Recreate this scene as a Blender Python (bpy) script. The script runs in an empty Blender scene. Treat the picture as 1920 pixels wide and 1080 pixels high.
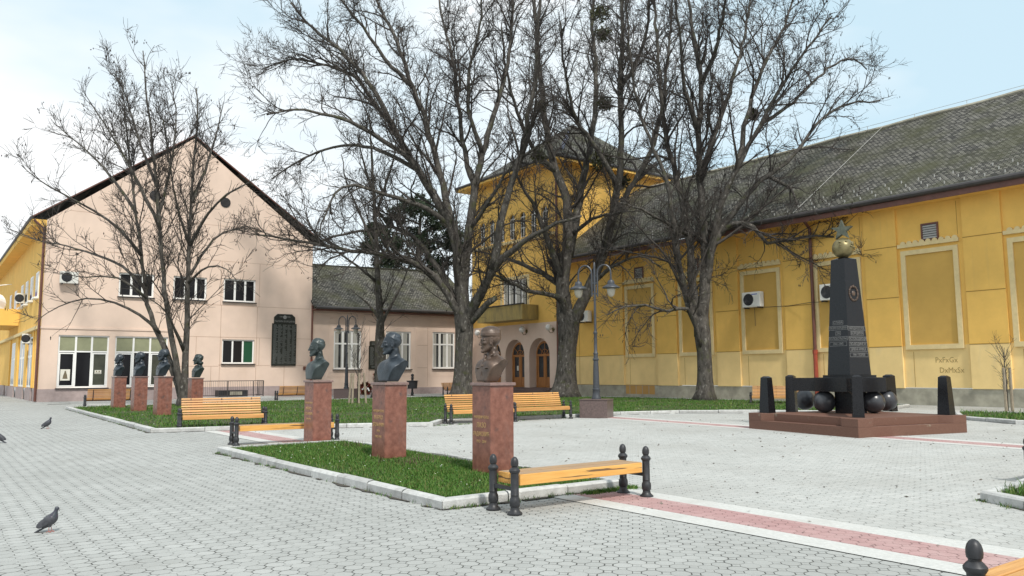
import bpy, math, random
import numpy as np
from math import radians as R, sin, cos, pi
random.seed(7); rng = np.random.default_rng(11)
scene = bpy.context.scene
COL = scene.collection

# ------------------------------------------------------------------ camera, sky, sun, exposure
F_PX, PITCH, ROLL, EYE = 1500.0, math.atan(161/1500), 0.0055, 1.5
cam_d = bpy.data.cameras.new('camera'); cam = bpy.data.objects.new('camera', cam_d); COL.objects.link(cam)
cam_d.sensor_width = 36; cam_d.lens = 36*F_PX/1920; cam_d.clip_start = .05; cam_d.clip_end = 3000
from mathutils import Matrix, Vector
cam.matrix_world = Matrix.Translation((0, 0, EYE)) @ Matrix.Rotation(pi/2+PITCH, 4, 'X') @ Matrix.Rotation(-ROLL, 4, 'Z')
scene.camera = cam
SUN_AZ, SUN_EL = 158.0, 50.0           # azimuth clockwise from +Y
w = bpy.data.worlds.new('World'); scene.world = w; w.use_nodes = True
nt = w.node_tree; nt.nodes.clear(); L = nt.links.new
def N(t, **k):
    n = nt.nodes.new(t)
    for a, b in k.items(): setattr(n, a, b)
    return n
out = N('ShaderNodeOutputWorld'); bg = N('ShaderNodeBackground'); bg.inputs[1].default_value = .09
sky = N('ShaderNodeTexSky', sky_type='NISHITA', sun_disc=False, sun_elevation=R(SUN_EL), sun_rotation=R(SUN_AZ))
tc = N('ShaderNodeTexCoord'); mp = N('ShaderNodeMapping'); mp.inputs['Scale'].default_value = (1, 1, 2.6); mp.inputs['Location'].default_value = (.3, .1, .25)
nz = N('ShaderNodeTexNoise'); nz.inputs['Scale'].default_value = 1.7; nz.inputs['Detail'].default_value = 5; nz.inputs['Roughness'].default_value = .5
rp = N('ShaderNodeValToRGB'); rp.color_ramp.elements[0].position = .36; rp.color_ramp.elements[1].position = .60
rp.color_ramp.elements[0].color = (.30, .30, .30, 1)
mx = N('ShaderNodeMixRGB'); mx.inputs[2].default_value = (10.9, 11.1, 11.2, 1)
blu = N('ShaderNodeMixRGB'); blu.inputs[0].default_value = .72; blu.inputs[2].default_value = (5.6, 9.2, 11.0, 1)
L(tc.outputs['Generated'], mp.inputs[0]); L(mp.outputs[0], nz.inputs['Vector']); L(nz.outputs['Fac'], rp.inputs[0])
L(sky.outputs[0], blu.inputs[1]); L(blu.outputs[0], mx.inputs[1]); L(rp.outputs[0], mx.inputs[0]); L(mx.outputs[0], bg.inputs[0]); L(bg.outputs[0], out.inputs[0])
sd = bpy.data.lights.new('sun', 'SUN'); sun = bpy.data.objects.new('sun', sd); COL.objects.link(sun)
sd.energy = 3.2; sd.angle = R(4.5); sd.color = (1, .95, .87)
sv = Vector((sin(R(SUN_AZ))*cos(R(SUN_EL)), cos(R(SUN_AZ))*cos(R(SUN_EL)), sin(R(SUN_EL))))
sun.rotation_euler = sv.to_track_quat('Z', 'Y').to_euler(); sun.location = sv*60
scene.view_settings.view_transform = 'Standard'; scene.view_settings.look = 'None'
scene.view_settings.exposure = 0.15; scene.view_settings.gamma = 1.0

# ------------------------------------------------------------------ measuring helpers
def ray(px, py):
    u = (px-960)/F_PX; v = (540-py)/F_PX; c, s = cos(ROLL), sin(ROLL)
    u, v = u*c+v*s, -u*s+v*c
    cp, sp = cos(PITCH), sin(PITCH)
    return (u, cp-v*sp, sp+v*cp)
def G(px, py, z=0):
    d = ray(px, py); t = (z-EYE)/d[2]; return (d[0]*t, d[1]*t)
def V(px, py, Y):
    d = ray(px, py); t = Y/d[1]; return np.array((d[0]*t, Y, EYE+d[2]*t))
A0 = R(36.5); E1 = np.array((cos(A0), sin(A0))); E2 = np.array((-sin(A0), cos(A0)))
def add2(p, a=0, b=0): return (p[0]+E1[0]*a+E2[0]*b, p[1]+E1[1]*a+E2[1]*b)

# ------------------------------------------------------------------ materials
def mat(name, col, rough=.7, var=0, vscale=3, col2=None, bump=0, bscale=40, metal=0, spec=.5, det=6, coord='Object', vs=None):
    m = bpy.data.materials.new(name); m.use_nodes = True; t = m.node_tree; b = t.nodes['Principled BSDF']
    b.inputs['Base Color'].default_value = (*col, 1); b.inputs['Roughness'].default_value = rough
    b.inputs['Metallic'].default_value = metal; b.inputs['Specular IOR Level'].default_value = spec
    tcn = t.nodes.new('ShaderNodeTexCoord'); src = tcn.outputs[coord]
    if vs:
        mpn = t.nodes.new('ShaderNodeMapping'); mpn.inputs['Scale'].default_value = vs; t.links.new(src, mpn.inputs[0]); src = mpn.outputs[0]
    if var or col2:
        n = t.nodes.new('ShaderNodeTexNoise'); n.inputs['Scale'].default_value = vscale; n.inputs['Detail'].default_value = det; n.inputs['Roughness'].default_value = .62
        r = t.nodes.new('ShaderNodeValToRGB'); r.color_ramp.elements[0].position = .34; r.color_ramp.elements[1].position = .66
        c2 = col2 or tuple(min(1, c*(1+var)) for c in col)
        c1 = col if col2 else tuple(c*(1-var) for c in col)
        r.color_ramp.elements[0].color = (*c1, 1); r.color_ramp.elements[1].color = (*c2, 1)
        t.links.new(src, n.inputs['Vector']); t.links.new(n.outputs['Fac'], r.inputs[0]); t.links.new(r.outputs[0], b.inputs['Base Color'])
    if bump:
        n2 = t.nodes.new('ShaderNodeTexNoise'); n2.inputs['Scale'].default_value = bscale; n2.inputs['Detail'].default_value = 5
        bp = t.nodes.new('ShaderNodeBump'); bp.inputs['Strength'].default_value = bump; bp.inputs['Distance'].default_value = .02
        t.links.new(src, n2.inputs['Vector']); t.links.new(n2.outputs['Fac'], bp.inputs['Height']); t.links.new(bp.outputs[0], b.inputs['Normal'])
    return m
def basecol(m):  # link feeding base colour
    b = m.node_tree.nodes['Principled BSDF']; l = b.inputs['Base Color'].links
    return l[0].from_socket if l else None
def overlay(m, col, scale, lo, hi, amount=1, vs=None, detail=4):
    """stains: a second noise lays another colour over the base colour"""
    t = m.node_tree; b = t.nodes['Principled BSDF']; tcn = t.nodes.new('ShaderNodeTexCoord'); src = tcn.outputs['Object']
    if vs:
        mpn = t.nodes.new('ShaderNodeMapping'); mpn.inputs['Scale'].default_value = vs; t.links.new(src, mpn.inputs[0]); src = mpn.outputs[0]
    n = t.nodes.new('ShaderNodeTexNoise'); n.inputs['Scale'].default_value = scale; n.inputs['Detail'].default_value = detail
    r = t.nodes.new('ShaderNodeMapRange'); r.inputs[1].default_value = lo; r.inputs[2].default_value = hi; r.inputs[4].default_value = amount
    x = t.nodes.new('ShaderNodeMixRGB'); x.inputs[2].default_value = (*col, 1); x.inputs[1].default_value = b.inputs['Base Color'].default_value
    s = basecol(m)
    if s: t.links.new(s, x.inputs[1])
    t.links.new(src, n.inputs['Vector']); t.links.new(n.outputs['Fac'], r.inputs[0]); t.links.new(r.outputs[0], x.inputs[0]); t.links.new(x.outputs[0], b.inputs['Base Color'])
    return m
def brick_mat(name, c1, c2, mortar, bw, rh, ms, rot=0, zig=0, rough=.85, bump=.3, uv=False, varc=None, vscale=.5, vamt=.4, gap=False):
    m = bpy.data.materials.new(name); m.use_nodes = True; t = m.node_tree; b = t.nodes['Principled BSDF']; b.inputs['Roughness'].default_value = rough
    K = t.links.new; n_ = t.nodes.new
    tcn = n_('ShaderNodeTexCoord'); mpn = n_('ShaderNodeMapping'); mpn.inputs['Rotation'].default_value = (0, 0, rot)
    K(tcn.outputs['UV' if uv else 'Object'], mpn.inputs[0]); vec = mpn.outputs[0]
    br = n_('ShaderNodeTexBrick'); br.inputs['Scale'].default_value = 1; br.inputs['Brick Width'].default_value = bw; br.inputs['Row Height'].default_value = rh
    br.inputs['Mortar Size'].default_value = ms; br.inputs['Mortar Smooth'].default_value = .15; br.inputs['Bias'].default_value = 0
    br.inputs['Color1'].default_value = (*c1, 1); br.inputs['Color2'].default_value = (*c2, 1); br.inputs['Mortar'].default_value = (*mortar, 1)
    if zig:
        sp = n_('ShaderNodeSeparateXYZ'); cb = n_('ShaderNodeCombineXYZ'); K(vec, sp.inputs[0])
        def tri(sock, per, amp):
            p = n_('ShaderNodeMath'); p.operation = 'PINGPONG'; p.inputs[1].default_value = per/2; K(sock, p.inputs[0])
            q = n_('ShaderNodeMath'); q.operation = 'MULTIPLY'; q.inputs[1].default_value = amp*2/per; K(p.outputs[0], q.inputs[0]); return q.outputs[0]
        for i, j, per, amp in ((0, 1, rh*2, zig*.8), (1, 0, bw, zig)):
            s = n_('ShaderNodeMath'); s.operation = 'ADD'; K(sp.outputs[i], s.inputs[0]); K(tri(sp.outputs[j], per, amp), s.inputs[1]); K(s.outputs[0], cb.inputs[i])
        vec = cb.outputs[0]
    K(vec, br.inputs['Vector']); c = br.outputs['Color']
    if gap:   # joints half filled with sand: the dark only shows through in places
        ng = n_('ShaderNodeTexNoise'); ng.inputs['Scale'].default_value = 7; K(mpn.outputs[0], ng.inputs['Vector'])
        rr = n_('ShaderNodeMapRange'); rr.inputs[1].default_value = .42; rr.inputs[2].default_value = .62; K(ng.outputs['Fac'], rr.inputs[0])
        mm = n_('ShaderNodeMixRGB'); mm.inputs[1].default_value = (*mortar, 1); mm.inputs[2].default_value = (*[x*.55 for x in c1], 1); K(rr.outputs[0], mm.inputs[0]); K(mm.outputs[0], br.inputs['Mortar'])
    if varc:
        nn = n_('ShaderNodeTexNoise'); nn.inputs['Scale'].default_value = vscale; nn.inputs['Detail'].default_value = 6; K(mpn.outputs[0], nn.inputs['Vector'])
        r = n_('ShaderNodeMapRange'); r.inputs[1].default_value = .42; r.inputs[2].default_value = .68; r.inputs[4].default_value = vamt; K(nn.outputs['Fac'], r.inputs[0])
        x = n_('ShaderNodeMixRGB'); x.inputs[2].default_value = (*varc, 1); K(r.outputs[0], x.inputs[0]); K(c, x.inputs[1]); c = x.outputs[0]
    K(c, b.inputs['Base Color'])
    n2 = n_('ShaderNodeTexNoise'); n2.inputs['Scale'].default_value = 60; K(mpn.outputs[0], n2.inputs['Vector'])
    ad = n_('ShaderNodeMath'); ad.operation = 'MULTIPLY_ADD'; ad.inputs[1].default_value = .3; K(n2.outputs['Fac'], ad.inputs[0])
    iv = n_('ShaderNodeMath'); iv.operation = 'SUBTRACT'; iv.inputs[0].default_value = 1; K(br.outputs['Fac'], iv.inputs[1]); K(iv.outputs[0], ad.inputs[2])
    bp = n_('ShaderNodeBump'); bp.inputs['Strength'].default_value = bump; bp.inputs['Distance'].default_value = .01; K(ad.outputs[0], bp.inputs['Height']); K(bp.outputs[0], b.inputs['Normal'])
    return m
M = {}
def oct_mat(name, c1, c2, joint, per, jw, varc, vscale, vamt, fill, cut=.30):
    """interlocking octagon-and-square pavers; fill = share of the joints that is full of pale sand"""
    m = bpy.data.materials.new(name); m.use_nodes = True; t = m.node_tree; b = t.nodes['Principled BSDF']; b.inputs['Roughness'].default_value = .88; b.inputs['Specular IOR Level'].default_value = .3
    K = t.links.new
    def op(o, a, c=None, d=None):
        n = t.nodes.new('ShaderNodeMath'); n.operation = o
        for i_, v in enumerate((a, c, d)):
            if v is None: continue
            if isinstance(v, (int, float)): n.inputs[i_].default_value = v
            else: K(v, n.inputs[i_])
        return n.outputs[0]
    tcn = t.nodes.new('ShaderNodeTexCoord'); mpn = t.nodes.new('ShaderNodeMapping'); mpn.inputs['Rotation'].default_value = (0, 0, -A0); K(tcn.outputs['Object'], mpn.inputs[0])
    wob = t.nodes.new('ShaderNodeTexNoise'); wob.inputs['Scale'].default_value = 1.3; K(mpn.outputs[0], wob.inputs['Vector'])
    sp = t.nodes.new('ShaderNodeSeparateXYZ'); K(mpn.outputs[0], sp.inputs[0]); wv = op('MULTIPLY', wob.outputs['Fac'], .05)
    gx = op('DIVIDE', op('ADD', sp.outputs[0], wv), per); gy = op('DIVIDE', op('ADD', sp.outputs[1], wv), per)
    ax = op('ABSOLUTE', op('SUBTRACT', op('FRACT', gx), .5)); ay = op('ABSOLUTE', op('SUBTRACT', op('FRACT', gy), .5)); su = op('ADD', ax, ay)
    dsq = op('MULTIPLY', op('ABSOLUTE', op('SUBTRACT', su, 1-cut)), .7071); dedge = op('SUBTRACT', .5, op('MAXIMUM', ax, ay)); insq = op('GREATER_THAN', su, 1-cut)
    d = op('MINIMUM', dsq, op('ADD', dedge, op('MULTIPLY', insq, 9)))
    idn = t.nodes.new('ShaderNodeCombineXYZ'); K(op('FLOOR', gx), idn.inputs[0]); K(op('FLOOR', gy), idn.inputs[1]); K(insq, idn.inputs[2]); wn = t.nodes.new('ShaderNodeTexWhiteNoise'); K(idn.outputs[0], wn.inputs['Vector'])
    tile = t.nodes.new('ShaderNodeMixRGB'); tile.inputs[1].default_value = (*c1, 1); tile.inputs[2].default_value = (*c2, 1); K(wn.outputs['Value'], tile.inputs[0])
    nn = t.nodes.new('ShaderNodeTexNoise'); nn.inputs['Scale'].default_value = vscale; nn.inputs['Detail'].default_value = 8; nn.inputs['Roughness'].default_value = .6; K(mpn.outputs[0], nn.inputs['Vector'])
    r = t.nodes.new('ShaderNodeMapRange'); r.inputs[1].default_value = .42; r.inputs[2].default_value = .70; r.inputs[4].default_value = vamt; K(nn.outputs['Fac'], r.inputs[0])
    dirt = t.nodes.new('ShaderNodeMixRGB'); dirt.inputs[2].default_value = (*varc, 1); K(r.outputs[0], dirt.inputs[0]); K(tile.outputs[0], dirt.inputs[1])
    n3 = t.nodes.new('ShaderNodeTexNoise'); n3.inputs['Scale'].default_value = 90; K(mpn.outputs[0], n3.inputs['Vector']); r3 = t.nodes.new('ShaderNodeMapRange'); r3.inputs[3].default_value = .86; r3.inputs[4].default_value = 1.14; K(n3.outputs['Fac'], r3.inputs[0])
    gr = t.nodes.new('ShaderNodeMixRGB'); gr.blend_type = 'MULTIPLY'; gr.inputs[0].default_value = 1; K(dirt.outputs[0], gr.inputs[1]); K(r3.outputs[0], gr.inputs[2])
    ng = t.nodes.new('ShaderNodeTexNoise'); ng.inputs['Scale'].default_value = 4.5; ng.inputs['Detail'].default_value = 4; K(mpn.outputs[0], ng.inputs['Vector'])
    wj = t.nodes.new('ShaderNodeMapRange'); wj.inputs[1].default_value = fill-.13; wj.inputs[2].default_value = fill+.13; wj.inputs[3].default_value = jw*1.5/per; wj.inputs[4].default_value = jw*.25/per; K(ng.outputs['Fac'], wj.inputs[0])
    jm = t.nodes.new('ShaderNodeMapRange'); jm.interpolation_type = 'SMOOTHSTEP'; jm.inputs[1].default_value = 0; K(wj.outputs[0], jm.inputs[2]); jm.inputs[3].default_value = 1; jm.inputs[4].default_value = 0; K(d, jm.inputs[0])
    fin = t.nodes.new('ShaderNodeMixRGB'); fin.inputs[2].default_value = (*joint, 1); K(jm.outputs[0], fin.inputs[0]); K(gr.outputs[0], fin.inputs[1]); K(fin.outputs[0], b.inputs['Base Color'])
    bp = t.nodes.new('ShaderNodeBump'); bp.inputs['Strength'].default_value = .5; bp.inputs['Distance'].default_value = .008; K(op('MULTIPLY_ADD', n3.outputs['Fac'], .25, op('SUBTRACT', 1, jm.outputs[0])), bp.inputs['Height']); K(bp.outputs[0], b.inputs['Normal'])
    return m
M['pave'] = oct_mat('walk_paver', (.350, .360, .348), (.405, .415, .402), (.035, .035, .032), .155, .0068, (.285, .293, .28), .4, .6, .50)
M['plaza'] = oct_mat('plaza_paver', (.41, .42, .405), (.46, .467, .45), (.055, .055, .05), .155, .0062, (.345, .345, .325), .45, .65, .42)
M['pinkpave'] = oct_mat('pink_paver', (.37, .225, .22), (.42, .265, .26), (.12, .075, .07), .155, .0065, (.50, .38, .365), 1.2, .6, .46)
overlay(M['pave'], (.22, .222, .205), .55, .60, .78, .40); overlay(M['pave'], (.10, .10, .095), 9, .70, .735, .5)
overlay(M['plaza'], (.27, .265, .24), .6, .60, .76, .45); overlay(M['plaza'], (.12, .115, .10), 8, .69, .72, .55, vs=(1, .5, 1))
M['whitepave'] = mat('white_terrazzo', (.52, .525, .505), .8, var=.10, vscale=25, bump=.2, bscale=120)
overlay(M['whitepave'], (.42, .41, .38), 1.3, .5, .72, .6)
M['kerb'] = mat('kerb_stone', (.46, .465, .455), .8, var=.14, vscale=9, bump=.35, bscale=60)
overlay(M['kerb'], (.26, .26, .24), 5, .55, .75, .7)
_t = M['kerb'].node_tree; _b = _t.nodes['Principled BSDF']; _s = basecol(M['kerb']); _g = _t.nodes.new('ShaderNodeNewGeometry'); _mr = _t.nodes.new('ShaderNodeMapRange'); _mr.inputs[3].default_value = .82; _mr.inputs[4].default_value = 1.12
_hs = _t.nodes.new('ShaderNodeHueSaturation'); _t.links.new(_g.outputs['Random Per Island'], _mr.inputs[0]); _t.links.new(_mr.outputs[0], _hs.inputs['Value']); _t.links.new(_s, _hs.inputs['Color']); _t.links.new(_hs.outputs[0], _b.inputs['Base Color'])
M['soil'] = mat('soil', (.07, .062, .05), .95, var=.4, vscale=14, bump=.6, bscale=40)
M['lawn'] = mat('lawn_soil', (.030, .055, .014), .95, col2=(.075, .075, .035), vscale=3, bump=.5, bscale=30)
def island_mat(name, cols, rough=.6, trans=0):
    m = bpy.data.materials.new(name); m.use_nodes = True; t = m.node_tree; b = t.nodes['Principled BSDF']; b.inputs['Roughness'].default_value = rough
    b.inputs['Specular IOR Level'].default_value = .25
    g = t.nodes.new('ShaderNodeNewGeometry'); r = t.nodes.new('ShaderNodeValToRGB'); e = r.color_ramp.elements
    e[0].color = (*cols[0], 1); e[1].color = (*cols[-1], 1)
    for i, c in enumerate(cols[1:-1]): x = e.new((i+1)/(len(cols)-1)); x.color = (*c, 1)
    t.links.new(g.outputs['Random Per Island'], r.inputs[0]); t.links.new(r.outputs[0], b.inputs['Base Color'])
    return m
M['grass'] = island_mat('grass_blade', [(.032, .088, .012), (.060, .155, .020), (.042, .118, .015), (.095, .19, .03), (.18, .17, .065)])
M['dryweed'] = island_mat('dry_weed', [(.05, .028, .022), (.10, .06, .045), (.05, .06, .02)])
M['needle'] = island_mat('pine_needle', [(.012, .022, .012), (.02, .035, .016), (.032, .045, .02)])
M['mistle'] = island_mat('mistletoe_leaf', [(.035, .035, .014), (.065, .065, .025), (.03, .045, .015)])
M['leaflitter'] = island_mat('dead_leaf', [(.06, .05, .04), (.14, .12, .10), (.22, .20, .17)])
M['bark'] = mat('bark', (.026, .023, .019), .92, col2=(.105, .095, .083), vscale=7, bump=1, bscale=16, vs=(1, 1, .4), det=10)
overlay(M['bark'], (.24, .23, .21), 9, .60, .68, .7, vs=(1, 1, .5))
overlay(M['bark'], (.055, .06, .02), 2.2, .56, .72, .8)
M['twig'] = mat('twig_bark', (.048, .041, .036), .9, var=.3, vscale=3)
M['twigpod'] = mat('seed_pod', (.035, .025, .02), .9, var=.3, vscale=9)
M['yellow'] = mat('yellow_stucco', (.79, .485, .12), .9, var=.07, vscale=.9, bump=.15, bscale=90)
overlay(M['yellow'], (.71, .43, .115), 1.1, .55, .8, .6, vs=(1, 1, .25))
overlay(M['yellow'], (.44, .30, .13), 2.6, .62, .80, .28, vs=(1, 1, .07))
M['yellowlow'] = mat('pale_yellow_stucco', (.82, .60, .265), .9, var=.06, vscale=1.0, bump=.15, bscale=90)
overlay(M['yellowlow'], (.60, .43, .19), .9, .55, .8, .6, vs=(1, 1, .4))
overlay(M['yellowlow'], (.50, .42, .28), 1.7, .60, .78, .35, vs=(1, 1, .3))
M['panel'] = mat('ochre_panel', (.58, .355, .09), .92, var=.05, vscale=1.3, bump=.12, bscale=60)
M['cream'] = mat('cream_trim', (.70, .555, .29), .85, var=.07, vscale=4, bump=.15, bscale=40)
M['pink'] = mat('pink_stucco', (.69, .54, .445), .9, var=.05, vscale=.8, bump=.12, bscale=90)
overlay(M['pink'], (.60, .45, .35), .7, .55, .8, .5, vs=(1, 1, .3))
M['pinkjoint'] = mat('pink_joint', (.42, .28, .20), .9)
M['yjoint'] = mat('ochre_joint', (.33, .19, .04), .9)
M['mauve'] = mat('mauve_plinth', (.36, .29, .28), .85, var=.12, vscale=3, bump=.2)
M['concrete'] = mat('concrete_plinth', (.36, .34, .27), .9, var=.18, vscale=2, bump=.3)
overlay(M['concrete'], (.20, .19, .15), 1.5, .5, .7, .7)
M['roof'] = brick_mat('old_roof_tiles', (.034, .032, .027), (.215, .207, .18), (.006, .006, .005), .22, .155, .026, uv=True, bump=1, varc=(.05, .052, .018), vscale=.5, vamt=.8)
M['dark'] = mat('dark_metal', (.035, .036, .040), .45, var=.25, vscale=20, metal=.3)
M['gutter'] = mat('gutter_metal', (.05, .045, .045), .5, var=.2)
M['brownpipe'] = mat('brown_pipe', (.13, .05, .035), .5, var=.2)
M['redpipe'] = mat('red_pipe', (.28, .05, .025), .5, var=.2)
M['lampgrey'] = mat('lamp_grey', (.052, .058, .068), .45, var=.15, vscale=12, metal=.2)
M['lampglass'] = mat('frosted_glass', (.42, .40, .33), .35)
M['white'] = mat('white_frame', (.80, .80, .78), .5, var=.03)
M['globe'] = mat('opal_globe', (.78, .77, .74), .25)
M['glass'] = mat('dark_glass', (.014, .014, .016), .08, spec=.16)
M['glass2'] = mat('grey_glass', (.05, .052, .055), .1, spec=.2, var=.5, vscale=.8)
M['dimpane'] = mat('dim_pane', (.055, .058, .042), .15, spec=.3, var=.3, vscale=1.5)
M['greenglass'] = mat('green_blind', (.012, .075, .035), .3)
M['olive'] = mat('olive_blind', (.25, .26, .16), .5, var=.12, vscale=1.5)
M['curtain'] = mat('curtain', (.42, .41, .37), .9, var=.2, vscale=5, vs=(6, 1, .3))
M['wood'] = mat('varnished_plank', (.50, .225, .06), .45, col2=(.72, .40, .14), vscale=3.5, vs=(.5, 14, 14), bump=.1)
_t = M['wood'].node_tree; _b = _t.nodes['Principled BSDF']; _s = basecol(M['wood']); _oi = _t.nodes.new('ShaderNodeObjectInfo'); _mr = _t.nodes.new('ShaderNodeMapRange'); _mr.inputs[3].default_value = .68; _mr.inputs[4].default_value = 1.08
_hs = _t.nodes.new('ShaderNodeHueSaturation'); _t.links.new(_oi.outputs['Random'], _mr.inputs[0]); _t.links.new(_mr.outputs[0], _hs.inputs['Value']); _t.links.new(_s, _hs.inputs['Color']); _t.links.new(_hs.outputs[0], _b.inputs['Base Color'])
M['woodold'] = mat('worn_plank_top', (.46, .27, .12), .65, col2=(.27, .215, .16), vscale=3, vs=(.9, 10, 10), bump=.3)
M['woodbeam'] = mat('beam_side', (.64, .31, .07), .5, col2=(.74, .42, .12), vscale=3.5, vs=(.6, 9, 9), bump=.1)
overlay(M['woodbeam'], (.10, .06, .035), 2.0, .57, .60, .9, vs=(.5, 2, 16))
M['door'] = mat('brown_door', (.36, .15, .045), .45, var=.2, vscale=4, vs=(4, 4, .5))
M['granite'] = mat('red_granite', (.155, .060, .042), .25, col2=(.27, .115, .082), vscale=9, det=9)
overlay(M['granite'], (.06, .045, .045), 5, .62, .72, .8, vs=(1, 1, .6))
overlay(M['granite'], (.20, .14, .125), 2.5, .58, .75, .45, vs=(2, 2, .6))
M['granitecap'] = mat('granite_cap', (.22, .145, .13), .3, var=.2, vscale=20)
M['platform'] = mat('brown_granite', (.115, .052, .034), .7, col2=(.165, .082, .056), vscale=60, det=8, bump=.2)
overlay(M['platform'], (.30, .27, .20), 3.2, .66, .74, .8)
M['block'] = mat('lamp_block_granite', (.12, .085, .08), .35, var=.25, vscale=20)
M['namerow'] = mat('engraved_row', (.13, .14, .135), .5)
M['gold'] = mat('gilt_letter', (.55, .36, .16), .4, metal=.4)
M['silver'] = mat('silver_letter', (.20, .20, .195), .5)
M['black'] = mat('black_granite', (.010, .010, .012), .24, var=.35, vscale=30, spec=.35)
M['ball'] = mat('dark_grey_granite', (.028, .030, .036), .3, col2=(.06, .063, .07), vscale=5, det=8)
M['bronze'] = mat('dark_bronze', (.014, .020, .027), .36, col2=(.050, .063, .078), vscale=6, metal=.2, bump=.3, bscale=50)
M['bronzegreen'] = mat('green_bronze', (.017, .025, .026), .38, col2=(.060, .078, .078), vscale=6, metal=.2, bump=.25, bscale=50)
M['bronzebrown'] = mat('brown_bronze', (.050, .034, .026), .38, col2=(.135, .090, .066), vscale=6, metal=.2, bump=.2, bscale=50)
M['brass'] = mat('aged_brass', (.16, .135, .065), .38, col2=(.26, .22, .11), vscale=7, metal=.6)
M['verdigris'] = mat('verdigris', (.055, .065, .048), .6, col2=(.11, .12, .09), vscale=12, metal=.2)
M['acwhite'] = mat('ac_casing', (.72, .71, .66), .5, var=.05)
M['blackplaque'] = mat('black_plaque', (.022, .026, .024), .25, var=.3, vscale=12)
M['stake'] = mat('grey_stake', (.27, .23, .17), .9, var=.3, vscale=6, vs=(6, 6, 1))
M['wreathred'] = island_mat('wreath_red', [(.16, .02, .02), (.25, .04, .03), (.04, .06, .02), (.05, .02, .015)])
M['pigeon'] = mat('pigeon_feather', (.035, .037, .045), .6, col2=(.085, .088, .10), vscale=14)
M['pigeonneck'] = mat('pigeon_neck', (.02, .045, .045), .35, col2=(.06, .04, .07), vscale=20)
M['pinkleg'] = mat('pigeon_leg', (.35, .15, .13), .6)
M['flagwhite'] = mat('flag_white', (.75, .75, .73), .8); M['flagred'] = mat('flag_red', (.50, .04, .05), .8); M['flagblue'] = mat('flag_blue', (.05, .10, .40), .8)
M['scrawl'] = mat('faded_marker', (.36, .25, .09), .9); M['snow'] = mat('zinc_hook', (.38, .38, .36), .5)
M['bluetile'] = mat('blue_ridge_tile', (.075, .085, .14), .5, var=.3, vscale=4)
M['balcony'] = mat('stained_balcony', (.40, .30, .10), .9, col2=(.24, .19, .085), vscale=2.2, vs=(1.4, 1.4, .4))
M['paper'] = mat('paper', (.70, .68, .60), .8); M['icon'] = mat('poster_ink', (.16, .13, .08), .8)
M['bricks'] = brick_mat('bare_brick', (.42, .24, .07), (.52, .30, .10), (.35, .31, .24), .55, .3, .03, bump=.3)

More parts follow.
